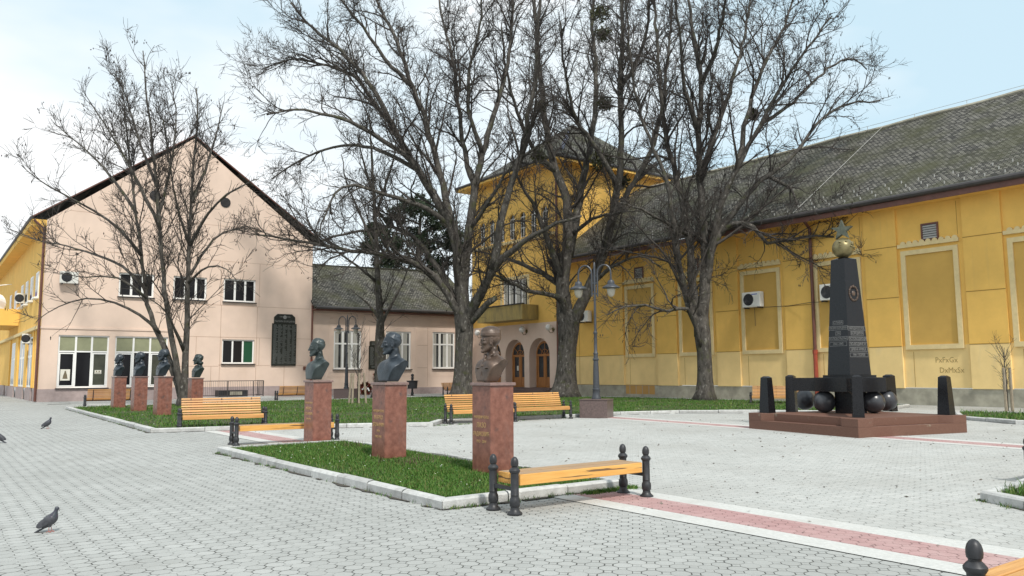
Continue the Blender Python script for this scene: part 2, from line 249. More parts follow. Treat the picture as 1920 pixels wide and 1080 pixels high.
# ------------------------------------------------------------------ mesh building
class MB:
    def __init__(s): s.v = []; s.f = []; s.uv = {}
    def quad(s, a, b, c, d, uv=None):
        i = len(s.v); s.v += [tuple(a), tuple(b), tuple(c), tuple(d)]; s.f.append((i, i+1, i+2, i+3))
        if uv: s.uv[len(s.f)-1] = uv
        return s
    def poly(s, pts, uv=None):
        i = len(s.v); s.v += [tuple(p) for p in pts]; s.f.append(tuple(range(i, i+len(pts))))
        if uv: s.uv[len(s.f)-1] = uv
        return s
    def box(s, x0, x1, y0, y1, z0, z1):
        i = len(s.v); s.v += [(x, y, z) for z in (z0, z1) for x, y in ((x0, y0), (x1, y0), (x1, y1), (x0, y1))]
        s.f += [tuple(i+k for k in q) for q in ((3, 2, 1, 0), (4, 5, 6, 7), (0, 1, 5, 4), (1, 2, 6, 5), (2, 3, 7, 6), (3, 0, 4, 7))]; return s
    def prism(s, poly, z0, z1, poly1=None):
        n = len(poly); i = len(s.v); p1 = poly1 or poly
        s.v += [(x, y, z0) for x, y in poly] + [(x, y, z1) for x, y in p1]
        s.f += [tuple(range(i+n-1, i-1, -1)), tuple(range(i+n, i+2*n))] + [(i+k, i+(k+1) % n, i+n+(k+1) % n, i+n+k) for k in range(n)]; return s
    def vprism(s, pts, y0, y1):            # polygon in x,z extruded along y
        n = len(pts); i = len(s.v); s.v += [(x, y0, z) for x, z in pts] + [(x, y1, z) for x, z in pts]
        s.f += [tuple(range(i, i+n)), tuple(range(i+2*n-1, i+n-1, -1))] + [(i+(k+1) % n, i+k, i+n+k, i+n+(k+1) % n) for k in range(n)]; return s
    def lathe(s, prof, c=(0, 0, 0), seg=14):
        i = len(s.v); n = len(prof)
        for r, z in prof: s.v += [(c[0]+r*cos(2*pi*k/seg), c[1]+r*sin(2*pi*k/seg), c[2]+z) for k in range(seg)]
        for j in range(n-1): s.f += [(i+j*seg+k, i+j*seg+(k+1) % seg, i+(j+1)*seg+(k+1) % seg, i+(j+1)*seg+k) for k in range(seg)]
        s.f += [tuple(i+seg-1-k for k in range(seg)), tuple(i+(n-1)*seg+k for k in range(seg))]; return s
    def tube(s, pts, rad, k=8):
        pts = [np.array(p, float) for p in pts]; n = len(pts); i = len(s.v)
        rad = rad if hasattr(rad, '__len__') else [rad]*n
        ref = None
        for j, p in enumerate(pts):
            t = pts[min(j+1, n-1)]-pts[max(j-1, 0)]; t = t/(np.linalg.norm(t)+1e-9)
            if ref is None: ref = np.cross(t, (0, 0, 1) if abs(t[2]) < .9 else (1, 0, 0))
            ref = ref-t*np.dot(ref, t); ref /= np.linalg.norm(ref)+1e-9; b = np.cross(t, ref)
            s.v += [tuple(p+rad[j]*(cos(2*pi*q/k)*ref+sin(2*pi*q/k)*b)) for q in range(k)]
        for j in range(n-1): s.f += [(i+j*k+q, i+j*k+(q+1) % k, i+(j+1)*k+(q+1) % k, i+(j+1)*k+q) for q in range(k)]
        s.f += [tuple(i+k-1-q for q in range(k)), tuple(i+(n-1)*k+q for q in range(k))]; return s
    def sphere(s, c, r, seg=16, rings=10, sc=(1, 1, 1)):
        i = len(s.v)
        for a in range(rings+1):
            th = pi*a/rings
            s.v += [(c[0]+r*sc[0]*sin(th)*cos(2*pi*k/seg), c[1]+r*sc[1]*sin(th)*sin(2*pi*k/seg), c[2]-r*sc[2]*cos(th)) for k in range(seg)]
        for a in range(rings): s.f += [(i+a*seg+k, i+a*seg+(k+1) % seg, i+(a+1)*seg+(k+1) % seg, i+(a+1)*seg+k) for k in range(seg)]
        return s
    def xform(s, fn, start=0): s.v[start:] = [tuple(fn(*p)) for p in s.v[start:]]; return s
def link(name, me, m=None, parent=None, smooth=False, bevel=0):
    o = bpy.data.objects.new(name, me); COL.objects.link(o)
    if m: me.materials.append(m)
    if parent: o.parent = parent
    if smooth:
        me.shade_smooth()
        if smooth is not True: md = None
    if bevel:
        b = o.modifiers.new('bevel', 'BEVEL'); b.width = bevel; b.segments = 2; b.limit_method = 'ANGLE'
    return o
def build(name, mb, m, parent=None, smooth=False, bevel=0):
    me = bpy.data.meshes.new(name); me.from_pydata(mb.v, [], mb.f)
    if mb.uv:
        ul = me.uv_layers.new(name='UVMap')
        for fi, uv in mb.uv.items():
            for li, c in zip(me.polygons[fi].loop_indices, uv): ul.data[li].uv = c
    me.update()
    if smooth == 'auto':
        me.shade_smooth(); me.set_sharp_from_angle(angle=R(35)); smooth = False
    return link(name, me, m, parent, smooth, bevel)
def build_each(name, mb, m, parent=None, **k):
    """every separate piece of the builder becomes an object of its own (boxes and prisms written one after another)"""
    par = list(range(len(mb.v)))
    def find(i):
        while par[i] != i: par[i] = par[par[i]]; i = par[i]
        return i
    for f in mb.f:
        for q in f[1:]: par[find(q)] = find(f[0])
    groups = {}
    for f in mb.f: groups.setdefault(find(f[0]), []).append(f)
    for fs in groups.values():
        ids = sorted({i for f in fs for i in f}); mp_ = {i: j for j, i in enumerate(ids)}; q = MB(); q.v = [mb.v[i] for i in ids]; q.f = [tuple(mp_[i] for i in f) for f in fs]; build(name, q, m, parent, **k)
def npmesh(name, verts, faces, m, parent=None, smooth=False):
    """verts (n,3), faces (f,k): fast"""
    me = bpy.data.meshes.new(name); nf, k = faces.shape
    me.vertices.add(len(verts)); me.vertices.foreach_set('co', verts.astype(np.float32).ravel())
    me.loops.add(nf*k); me.loops.foreach_set('vertex_index', faces.astype(np.int32).ravel())
    me.polygons.add(nf); me.polygons.foreach_set('loop_start', np.arange(0, nf*k, k, dtype=np.int32))
    me.update(calc_edges=True); me.validate()
    return link(name, me, m, parent, smooth)
def tag(o, label=None, cat=None, group=None, kind=None):
    for k, x in (('label', label), ('category', cat), ('group', group), ('kind', kind)):
        if x: o[k] = x
    return o
def thing(name, label, cat, loc=(0, 0, 0), rz=0, group=None):
    o = bpy.data.objects.new(name, None); COL.objects.link(o); o.empty_display_size = .3
    o.location = loc; o.rotation_euler = (0, 0, rz); return tag(o, label, cat, group)
def dup(root, loc, rz, label, group=None, only=None):
    def cp(o, par):
        c = o.copy(); COL.objects.link(c); c.parent = par
        for ch in list(o.children): cp(ch, c)
        return c
    r = root.copy(); COL.objects.link(r); r.location = loc; r.rotation_euler = (0, 0, rz); r['label'] = label
    if group: r['group'] = group
    for ch in list(root.children): cp(ch, r)
    return r
def text_mesh(body, size, depth=.003, align='CENTER', sx=1.0, space=1.0):
    c = bpy.data.curves.new('t', 'FONT'); c.body = body; c.size = size; c.extrude = depth; c.align_x = align; c.align_y = 'CENTER'; c.space_line = space; c.resolution_u = 2
    o = bpy.data.objects.new('t', c); COL.objects.link(o); bpy.context.view_layer.update()
    me = bpy.data.meshes.new_from_object(o.evaluated_get(bpy.context.evaluated_depsgraph_get()))
    bpy.data.objects.remove(o); bpy.data.curves.remove(c)
    return me
def text_on(name, body, size, m, parent, loc, rot=(pi/2, 0, 0), sx=1.0, depth=.003, space=1.0):
    o = link(name, text_mesh(body, size, depth, space=space), m, parent); o.location = loc; o.rotation_euler = rot; o.scale = (sx, 1, 1); return o

# ------------------------------------------------------------------ SDF sculpting (busts, birds)
def smin(a, b, k): h = np.clip(.5+.5*(b-a)/k, 0, 1); return b*(1-h)+a*h-k*h*(1-h)
def smax(a, b, k): return -smin(-a, -b, k)
def s_ell(p, c, r):
    q = (p-np.array(c, np.float32)); a = q/np.array(r, np.float32); k0 = np.sqrt((a*a).sum(-1)); b = a/np.array(r, np.float32); k1 = np.sqrt((b*b).sum(-1))+1e-6
    return k0*(k0-1)/k1
def s_cap(p, a, b, ra, rb=None):
    rb = ra if rb is None else rb; a = np.array(a, np.float32); b = np.array(b, np.float32); d = b-a
    t = np.clip(((p-a)@d)/(d@d+1e-9), 0, 1); q = p-a-t[..., None]*d
    return np.sqrt((q*q).sum(-1))-(ra+(rb-ra)*t)
def surface(f, lo, hi, h):
    ax = [np.arange(lo[i], hi[i]+h, h, dtype=np.float32) for i in range(3)]
    P = np.stack(np.meshgrid(*ax, indexing='ij'), -1); Vv = f(P); S = Vv < 0; nx, ny, nz = Vv.shape
    acc = np.zeros((nx-1, ny-1, nz-1, 3), np.float32); cnt = np.zeros((nx-1, ny-1, nz-1), np.float32)
    sl = lambda o, n: slice(o, n-1+o)
    for d in range(3):
        for o1 in (0, 1):
            for o2 in (0, 1):
                off = [0, 0, 0]; oth = [i for i in range(3) if i != d]; off[oth[0]] = o1; off[oth[1]] = o2; off2 = list(off); off2[d] = 1
                i0 = tuple(sl(off[i], Vv.shape[i]) for i in range(3)); i1 = tuple(sl(off2[i], Vv.shape[i]) for i in range(3))
                a, b = Vv[i0], Vv[i1]; m = (a < 0) != (b < 0); t = np.where(m, a/(a-b+1e-12), 0)
                pos = P[i0]+(P[i1]-P[i0])*t[..., None]; acc += pos*m[..., None]; cnt += m
    mask = cnt > 0; idx = -np.ones(mask.shape, np.int64); idx[mask] = np.arange(mask.sum()); verts = acc[mask]/cnt[mask][:, None]
    faces = []
    for d in range(3):
        e, g = (d+1) % 3, (d+2) % 3
        i0 = [slice(1, -1)]*3; i0[d] = slice(0, -1); i1 = list(i0); i1[d] = slice(1, None)
        a, b = S[tuple(i0)], S[tuple(i1)]; ch = np.argwhere(a != b)
        if not len(ch): continue
        base = ch.copy(); base[:, e] += 1; base[:, g] += 1
        flip = a[tuple(ch.T)]
        def at(de, dg): q = base.copy(); q[:, e] -= de; q[:, g] -= dg; return idx[tuple(q.T)]
        q = np.stack([at(1, 1), at(0, 1), at(0, 0), at(1, 0)], 1); q[~flip] = q[~flip][:, ::-1]; faces.append(q)
    fc = np.concatenate(faces); return verts, fc[(fc >= 0).all(1)]

# ================================================================== GROUND
def sheet(name, pts, z, m, kind='structure'):
    return tag(build(name, MB().poly([(x, y, z) for x, y in pts]), m), kind=kind)
sheet('ground', [(-400, -60), (400, -60), (400, 700), (-400, 700)], 0, M['pave'])
SP = (1.28, 9.9)                                  # a point on the centre line of the coloured stripe
def band(p, a0, a1, b0, b1): return [add2(p, a0, b0), add2(p, a1, b0), add2(p, a1, b1), add2(p, a0, b1)]
sheet('plaza', band(SP, .5, 26, -12, 42), .004, M['plaza'])
def stripe(p, ang, b0, b1):
    d = np.array((-sin(ang), cos(ang))); e = np.array((cos(ang), sin(ang)))
    for nm, a0, a1, m, z in (('white_paving_band', -.62, -.29, 'whitepave', .008), ('pink_paving_band', -.29, .29, 'pinkpave', .008), ('white_paving_band', .29, .62, 'whitepave', .008)):
        sheet(nm, [tuple(np.array(p)+e*a+d*b) for a, b in ((a0, b0), (a1, b0), (a1, b1), (a0, b1))], z, M[m])
stripe(SP, A0, -11, 38)
stripe((6.3, 22.6), math.atan2(.508, .86), -16, 9)
KW, KH = .14, .12
def offset_poly(pts, d):
    n = len(pts); o = []
    for i in range(n):
        p0, p1, p2 = (np.array(pts[(i+k) % n]) for k in (-1, 0, 1))
        a = (p1-p0)/np.linalg.norm(p1-p0); b = (p2-p1)/np.linalg.norm(p2-p1); na = np.array((-a[1], a[0])); nb = np.array((-b[1], b[0]))
        m = (na+nb); m /= max(.4, (1+na@nb)); o.append(tuple(p1+m*d))
    return o
def inside(pts, x, y):
    r = np.zeros(len(x), bool); n = len(pts)
    for i in range(n):
        (x1, y1), (x2, y2) = pts[i], pts[(i+1) % n]
        c = ((y1 > y) != (y2 > y)) & (x < (x2-x1)*(y-y1)/(y2-y1+1e-12)+x1); r ^= c
    return r
def grass_mesh(name, poly, n, h, wd, z):
    xs = [p[0] for p in poly]; ys = [p[1] for p in poly]; out = []
    x = rng.uniform(min(xs), max(xs), n*4); y = rng.uniform(min(ys), max(ys), n*4); k = inside(poly, x, y); x, y = x[k][:n], y[k][:n]; n = len(x)
    cl = .55+.45*np.sin(x*2.1+1.3*np.sin(y*1.7))*np.sin(y*2.6+np.sin(x*1.9)); tall = 1+.9*(rng.random(n) < .06)
    pat = np.sin(x*1.1+2.2*np.sin(y*.55+1))*np.sin(y*1.3+1.7*np.sin(x*.7)); keep = rng.random(n) < np.clip(.62+.55*pat, .18, 1); x, y, tall, cl = x[keep], y[keep], tall[keep], cl[keep]; n = len(x)
    hh = h*(.45+.75*rng.random(n))*(.65+.5*cl)*tall; an = rng.uniform(0, 2*pi, n); le = rng.uniform(.1, .75, n)*hh; wv = wd*(.6+.8*rng.random(n))
    a2 = an+pi/2+rng.normal(0, .5, n); b = np.stack([x, y, np.full(n, z)], 1)
    wx = np.stack([np.cos(an)*wv, np.sin(an)*wv, np.zeros(n)], 1); l = np.stack([np.cos(a2)*le, np.sin(a2)*le, np.zeros(n)], 1); up = np.stack([np.zeros(n), np.zeros(n), hh], 1)
    v = np.stack([b-wx, b+wx, b+wx*.8+l*.35+up*.6, b-wx*.8+l*.35+up*.6, b+l+up], 1).reshape(-1, 3); i = np.arange(n)[:, None]*5
    f = np.concatenate([np.concatenate([i, i+1, i+2], 1), np.concatenate([i, i+2, i+3], 1), np.concatenate([i+3, i+2, i+4], 1)])
    return tag(npmesh(name, v, f, M['grass']), kind='stuff')
def lawn_bed(pts, stones, n, h, wd, gname='grass'):
    """kerbed bed: soil, kerb of stones round it and its grass"""
    inn = offset_poly(pts, KW); sheet('lawn_soil', inn, .085, M['lawn'])
    kb = MB(); dirt = MB(); m = len(pts); rr = random.Random(len(pts)*7)
    for i in range(m):
        p, q = np.array(pts[i]), np.array(pts[(i+1) % m]); pi_, qi = np.array(inn[i]), np.array(inn[(i+1) % m]); Ls = np.linalg.norm(q-p); c = max(1, round(Ls/stones)); d = (q-p)/Ls; nn = np.array((-d[1], d[0]))
        for k in range(c):
            g = .010/Ls; t0, t1 = k/c+g, (k+1)/c-g; hh = KH+rr.uniform(-.008, .008); j = rr.uniform(-.006, .006)
            a, b = p+(q-p)*t0-nn*j, p+(q-p)*t1-nn*j; a2, b2 = pi_+(qi-pi_)*t0, pi_+(qi-pi_)*t1; ch = nn*.022
            s = len(kb.v); kb.prism([tuple(a), tuple(b), tuple(b2), tuple(a2)], 0, hh-.022); kb.prism([tuple(a), tuple(b), tuple(b2), tuple(a2)], hh-.022, hh, [tuple(a+ch), tuple(b+ch), tuple(b2), tuple(a2)])
        c2 = max(2, int(Ls/.18)); w0 = .03
        for k in range(c2):
            w1 = max(.0, rr.gauss(.042, .03)); a, b = p+(q-p)*k/c2, p+(q-p)*(k+1)/c2
            if rr.random() < .85: dirt.quad((*(a-nn*w0), .011), (*(b-nn*w1), .011), (*(b+nn*.02), .011), (*(a+nn*.02), .011))
            w0 = w1
    tag(build('kerb', kb, M['kerb']), kind='structure'); tag(build('kerb_dirt', dirt, M['soil']), kind='structure')
    if n: grass_mesh(gname, offset_poly(pts, KW+.01), n, h, wd, .08)
A = (-.79, 9.08)
bed1 = [A, add2(A, 2.75, 0), add2(A, 2.75, 8.35), add2(A, 0, 8.35)]
lawn_bed(bed1, .95, 105000, .045, .0042)
big = [(-20.4, 36.9), (-9.56, 21.38), (-7.1, 22.45), (-2.3, 23.45), (-2.15, 24.9), (2.2, 27.7), (3.9, 29.2), (6.2, 30.1), (9.1, 30.0), (12.6, 29.0), (17.0, 34.6), (7.8, 47.0), (-1.5, 53.5), (-5.5, 50.6), (-12.8, 44.9)]
lawn_bed(big, 1.2, 165000, .07, .009)
kr = [(5.42, 9.5), (5.75, 7.6), (9.4, 7.2), (9.4, 11.0), (7.3, 11.2)]
lawn_bed(kr, .6, 9000, .10, .005)
fr = [(14.2, 22.9), (22, 19.5), (24.5, 24.0), (15.6, 28.6), (14.0, 25.4)]
lawn_bed(fr, 1.2, 14000, .10, .009)
# leaf litter and weeds at the kerbs
def flakes(name, x, y, s, z, m):
    n = len(x); an = rng.uniform(0, 2*pi, n); s = s*(.5+rng.random(n)); u = np.stack([np.cos(an)*s, np.sin(an)*s, rng.uniform(-.2, .3, n)*s], 1); v = np.stack([-np.sin(an)*s*.5, np.cos(an)*s*.5, rng.uniform(0, .5, n)*s], 1); b = np.stack([x, y, np.full(n, z)], 1)
    return tag(npmesh(name, np.stack([b-u, b-v*.6, b+u, b+v], 1).reshape(-1, 3), np.arange(n*4).reshape(n, 4), m), kind='stuff')
o = tag(build('drain_grate', MB().box(-.55, .55, -.14, .14, 0, .012), M['dark']), kind='structure'); o.location = (*G(111, 758), 0); o.rotation_euler = (0, 0, A0)
t = rng.uniform(0, 1, 1500); pxs = rng.uniform(-8, 14, 1500); pys = rng.uniform(5, 27, 1500)
ok = ~inside(bed1, pxs, pys) & ~inside(big, pxs, pys) & ((pxs-SP[0])*E1[0]+(pys-SP[1])*E1[1] > -.4)
flakes('fallen_leaves', pxs[ok], pys[ok], .022, .016, M['leaflitter'])
wx, wy = [], []
for p, q, n in ((bed1[0], bed1[1], 60), (bed1[0], bed1[3], 50), (add2(A, 2.0, -.15), add2(A, 2.9, -.1), 120), (big[0], big[1], 60), (big[3], big[5], 50), (kr[0], kr[1], 40)):
    for _ in range(n):
        t = random.random(); c = (p[0]+(q[0]-p[0])*t+random.gauss(0, .03), p[1]+(q[1]-p[1])*t+random.gauss(0, .03)); wx.append(c)
wp = np.array(wx); nW = len(wp)*9
c = np.repeat(wp, 9, 0)+rng.normal(0, .035, (nW, 2)); an = rng.uniform(0, 2*pi, nW); hh = rng.uniform(.015, .06, nW); b = np.stack([c[:, 0], c[:, 1], np.full(nW, .006)], 1); u = np.stack([np.cos(an), np.sin(an), np.zeros(nW)], 1)*.006
tip = b+np.stack([np.cos(an*3)*hh*.7, np.sin(an*3)*hh*.7, hh], 1)
tag(npmesh('kerb_weeds', np.stack([b-u, b+u, tip], 1).reshape(-1, 3), np.arange(nW*3).reshape(nW, 3), M['grass']), kind='stuff')

for poly, n, s_ in ((bed1, 150, .010), (big, 420, .016)):
    q = offset_poly(poly, .3); x = rng.uniform(min(a[0] for a in q), max(a[0] for a in q), n*3); y = rng.uniform(min(a[1] for a in q), max(a[1] for a in q), n*3); k = inside(q, x, y); x, y = x[k][:n], y[k][:n]
    flakes('daisies', x, y, s_, .13, M['white'])
dw = []
for px, py, n in ((768, 872, 46), (655, 838, 40), (735, 868, 24), (800, 866, 26)):
    cx, cy = G(px, py, .08)
    for _ in range(n):
        bx0 = np.array((cx+random.gauss(0, .16), cy+random.gauss(0, .12), .08)); a = random.uniform(0, 6.28); hh = random.uniform(.06, .17); sd_ = np.array((cos(a), sin(a), 0))*.007
        dw += [bx0-sd_, bx0+sd_, bx0+np.array((cos(a+1.5)*hh*.5, sin(a+1.5)*hh*.5, hh))]
tag(npmesh('dry_weeds', np.array(dw), np.arange(len(dw)).reshape(-1, 3), M['dryweed']), kind='stuff')

# ================================================================== BUILDINGS
def wall_grid(mb, x0, x1, z0, z1, holes, y=0, dep=.18, arches=()):
    """front face of a wall in the x,z plane with openings and their reveals"""
    hs = list(holes)+[(c-r, c+r, zb, zs+r) for c, r, zb, zs in arches]
    xs = sorted({x0, x1, *[h[0] for h in hs], *[h[1] for h in hs]}); zs_ = sorted({z0, z1, *[h[2] for h in hs], *[h[3] for h in hs]})
    for a, b in zip(xs, xs[1:]):
        for c, d in zip(zs_, zs_[1:]):
            mx_, mz = (a+b)/2, (c+d)/2
            if not any(h[0] < mx_ < h[1] and h[2] < mz < h[3] for h in hs): mb.quad((a, y, c), (b, y, c), (b, y, d), (a, y, d))
    for a, b, c, d in holes:
        y2 = y+dep
        mb.quad((a, y, c), (a, y, d), (a, y2, d), (a, y2, c)); mb.quad((b, y, d), (b, y, c), (b, y2, c), (b, y2, d))
        mb.quad((a, y, d), (b, y, d), (b, y2, d), (a, y2, d)); mb.quad((b, y, c), (a, y, c), (a, y2, c), (b, y2, c))
    for c, r, zb, zs in arches:
        y2 = y+dep; n = 16; P = [(c-r*cos(pi*k/n), zs+r*sin(pi*k/n)) for k in range(n+1)]
        for (xa, za), (xb, zb_) in zip(P, P[1:]):
            mb.quad((xa, y, za), (xb, y, zb_), (xb, y, zs+r), (xa, y, zs+r)); mb.quad((xb, y, zb_), (xa, y, za), (xa, y2, za), (xb, y2, zb_))
        for x, s in ((c-r, 1), (c+r, -1)): mb.quad((x, y, zb), (x, y, zs), (x, y2, zs), (x, y2, zb))
        mb.quad((c+r, y, zb), (c-r, y, zb), (c-r, y2, zb), (c+r, y2, zb))
    return mb
def window(par, x0, x1, z0, z1, y, cols, rows, fr='white', pane='glass', fw=.09, name='window', panes=None, curtain=False, sill='dark'):
    """cols, rows: fractions where mullions and transoms stand"""
    m = MB(); W, Hh = x1-x0, z1-z0
    m.box(x0, x0+fw, y, y+.07, z0, z1).box(x1-fw, x1, y, y+.07, z0, z1).box(x0+fw, x1-fw, y, y+.07, z1-fw, z1).box(x0+fw, x1-fw, y, y+.07, z0, z0+fw)
    for c in cols: m.box(x0+W*c-fw*.6, x0+W*c+fw*.6, y-.004, y+.066, z0+fw, z1-fw)
    for r in rows: m.box(x0+fw, x1-fw, y-.008, y+.062, z0+Hh*r-fw*.5, z0+Hh*r+fw*.5)
    f = build(name, m, M[fr], par)
    build('pane', MB().quad((x0+fw*.5, y+.045, z0+fw*.5), (x1-fw*.5, y+.045, z0+fw*.5), (x1-fw*.5, y+.045, z1-fw*.5), (x0+fw*.5, y+.045, z1-fw*.5)), M[pane], f)
    for (a, b, c, d, mt) in (panes or []):
        build('blind', MB().quad((x0+W*a, y+.038, z0+Hh*c), (x0+W*b, y+.038, z0+Hh*c), (x0+W*b, y+.038, z0+Hh*d), (x0+W*a, y+.038, z0+Hh*d)), M[mt], f)
    if curtain:
        cm = MB(); n = 60
        xs = [x0+fw+(W-2*fw)*k/n for k in range(n+1)]
        for k in range(n):
            ya, yb = (y+.03+.008*sin(q*1.9+sin(q*.7)) for q in (k, k+1))
            if sin(k*.42)+.35*sin(k*1.3) > -.55: cm.quad((xs[k], ya, z0+fw), (xs[k+1], yb, z0+fw), (xs[k+1], yb, z1-fw), (xs[k], ya, z1-fw))
        build('curtain', cm, M['curtain'], f)
    if sill: build('sill', MB().box(x0-.06, x1+.06, y-.25, y, z0-.06, z0-.003), M[sill], f)
    return f
def slab_roof(par, pts, m, th=.14, name='roof'):
    """a roof plane: pts eave-left, eave-right, ridge-right, ridge-left; UV in metres"""
    P = [np.array(p, float) for p in pts]; u = (P[1]-P[0])/np.linalg.norm(P[1]-P[0]); nrm = np.cross(P[1]-P[0], P[-1]-P[0]); nrm /= np.linalg.norm(nrm); vv = np.cross(nrm, u)
    uv = [(float((p-P[0])@u), float((p-P[0])@vv)) for p in P]; mb = MB(); mb.poly(P, uv); lo = [p-nrm*th for p in P]; n = len(P)
    mb.poly(lo[::-1])
    for k in range(n): mb.quad(P[(k+1) % n], P[k], lo[k], lo[(k+1) % n], [uv[(k+1) % n], uv[k], uv[k], uv[(k+1) % n]])
    return mb
def gutter(mb, a, b, r=.09): return mb.tube([a, b], r, 8)

# ---- pink gabled hall on the left
PO = (-28.0, 47.5, 0)
pink = thing('gabled_building', 'large pink gable-fronted building with big shop windows and a yellow side wall', 'building', PO, A0)
WP, EZ, RZ, DP = 16.85, 10.9, 17.6, 40
wins_g = [(.95, 3.72, .80, 3.98), (4.06, 7.17, .80, 3.98)]
wins_u = [(4.10, 6.18, 6.48, 8.0), (7.35, 9.47, 6.48, 8.0), (10.57, 12.76, 6.48, 8.05)]
low = (10.6, 12.77, 2.29, 3.92)
pw = MB(); wall_grid(pw, 0, WP, .74, EZ, wins_g+wins_u+[low]); pw.poly([(0, 0, EZ), (WP, 0, EZ), (8.3, 0, RZ-.25)]); pw.quad((WP, 0, .74), (WP, 8, .74), (WP, 8, EZ), (WP, 0, EZ)); pw.poly([(WP, 8, EZ), (0, 8, EZ), (8.3, 8, RZ-.25)])
build('front_wall', pw, M['pink'], pink)
build('plinth', MB().box(-.03, WP, -.05, .2, 0, .75), M['mauve'], pink)
build('string_course', MB().box(-.04, 7.6, -.05, .02, 4.34, 4.46), M['pink'], pink)
jt = MB()
for a, b, z in ((7.6, 16.7, 6.2), (12.95, 13.9, 4.05), (15.78, 16.8, 4.05), (7.6, 10.5, 4.05), (12.95, 13.9, 2.15), (15.78, 16.8, 2.15), (7.4, 10.4, 2.1), (10.4, 12.95, 2.18), (10.4, 12.95, 4.05)): jt.box(a, b, -.006, .01, z, z+.025)
for x, z0, z1 in ((8.9, 2.1, 4.05), (9.9, .75, 2.1), (10.45, .75, 6.2), (12.9, .75, 6.2), (13.1, 2.15, 4.05), (14.9, .75, 2.15), (7.6, .75, 4.05), (10.4, 6.2, 9.2), (13.0, 6.2, 9.2)): jt.box(x, x+.025, -.006, .01, z0, z1)
for z in (9.2, 11.6): jt.box(.2 if z < 10 else 1.2, 16.6 if z < 10 else 15.6, -.006, .01, z, z+.02)
build_each('wall_joint', jt, M['pinkjoint'], pink)
for i, (a, b, c, d) in enumerate(wins_g):
    window(pink, a, b, c, d, .09, (.345, .66), (.69,), panes=[(.02, .98, .71, .97, 'olive'), (.70, .96, .03, .66, 'dimpane')], name='shop_window')
    fm = MB()
    for f0, f1 in ((.03, .325), (.68, .97)):
        X0, X1 = a+(b-a)*f0, a+(b-a)*f1; Z0, Z1 = c+.09, c+(d-c)*.665
        fm.box(X0, X0+.07, .075, .12, Z0, Z1).box(X1-.07, X1, .075, .12, Z0, Z1).box(X0+.07, X1-.07, .075, .12, Z0, Z0+.07).box(X0+.07, X1-.07, .075, .12, Z1-.07, Z1)
    build_each('casement', fm, M['white'], pink)
a, b, c, d = wins_g[0]
po = build('poster', MB().quad((a+.2, .125, c+.45), (a+.72, .125, c+.45), (a+.72, .125, c+1.12), (a+.2, .125, c+1.12)), M['paper'], pink)
build('poster_figure', MB().vprism([(a+.33, c+.55), (a+.60, c+.55), (a+.56, c+.8), (a+.52, c+.9), (a+.50, c+1.03), (a+.43, c+1.03), (a+.41, c+.9), (a+.37, c+.8)], .121, .124), M['icon'], po)
nt_ = build('notice', MB().quad((a+2.05, .125, c+.84), (a+2.42, .125, c+.84), (a+2.42, .125, c+1.07), (a+2.05, .125, c+1.07)), M['paper'], pink)
build('notice_print', MB().box(a+2.08, a+2.39, .121, .124, c+.87, c+.91).box(a+2.12, a+2.19, .121, .124, c+.95, c+1.03).box(a+2.27, a+2.34, .121, .124, c+.95, c+1.03), M['icon'], nt_)
for a, b, c, d in wins_u: window(pink, a, b, c, d, .10, (.36, .68), (), fw=.11)
a, b, c, d = low; window(pink, a, b, c, d, .10, (.33, .65), (), panes=[(.68, .97, .04, .96, 'greenglass')])
for x, z in ((6.0, 13.15), (10.5, 13.25)):
    v = MB().tube([(x, -.05, z), (x, .05, z)], .34, 20); vo = build('round_vent', v, M['dark'], pink)
    sl = MB()
    for k in range(-3, 4): sl.box(x-.28*cos(k*.4), x+.28*cos(k*.4), -.075, -.05, z+k*.085, z+k*.085+.035)
    build('louvre', sl, M['gutter'], vo)
rf = MB()
for sgn, x0 in ((1, -.8), (-1, WP+.8)):
    e = EZ+.12 if sgn > 0 else EZ+.25; pts = [(x0, -.10, e), (8.3, -.10, RZ), (8.3, DP, RZ), (x0, DP, e)]
    r_ = slab_roof(pink, [pts[0], pts[3], pts[2], pts[1]][::(1 if sgn < 0 else -1)] if False else ([pts[3], pts[0], pts[1], pts[2]] if sgn > 0 else [pts[0], pts[3], pts[2], pts[1]]), M['roof'], th=.06)
    o = len(rf.v); base = len(rf.f); rf.v += r_.v; rf.f += [tuple(i+o for i in f) for f in r_.f]; rf.uv.update({k+base: u for k, u in r_.uv.items()})
build('roof', rf, M['roof'], pink)
vb = MB()
for x0, e in ((-.82, EZ+.12), (WP+.82, EZ+.25)):
    d = np.array((8.3-x0, RZ-e)); vb.quad((x0, -.112, e-.09), (8.3, -.112, RZ-.09), (8.3, -.112, RZ+.0), (x0, -.112, e+.0)); vb.quad((x0, -.112, e-.09), (8.3, -.112, RZ-.09), (8.3, -.02, RZ-.09), (x0, -.02, e-.09))
build('barge_board', vb, M['brownpipe'], pink)
gm = MB(); gutter(gm, (-.85, -.22, EZ), (-.85, DP, EZ)); build('gutter', gm, M['gutter'], pink)
build('soffit', MB().box(-.82, .0, -.0, DP, EZ-.42, EZ-.02), M['yellow'], pink)
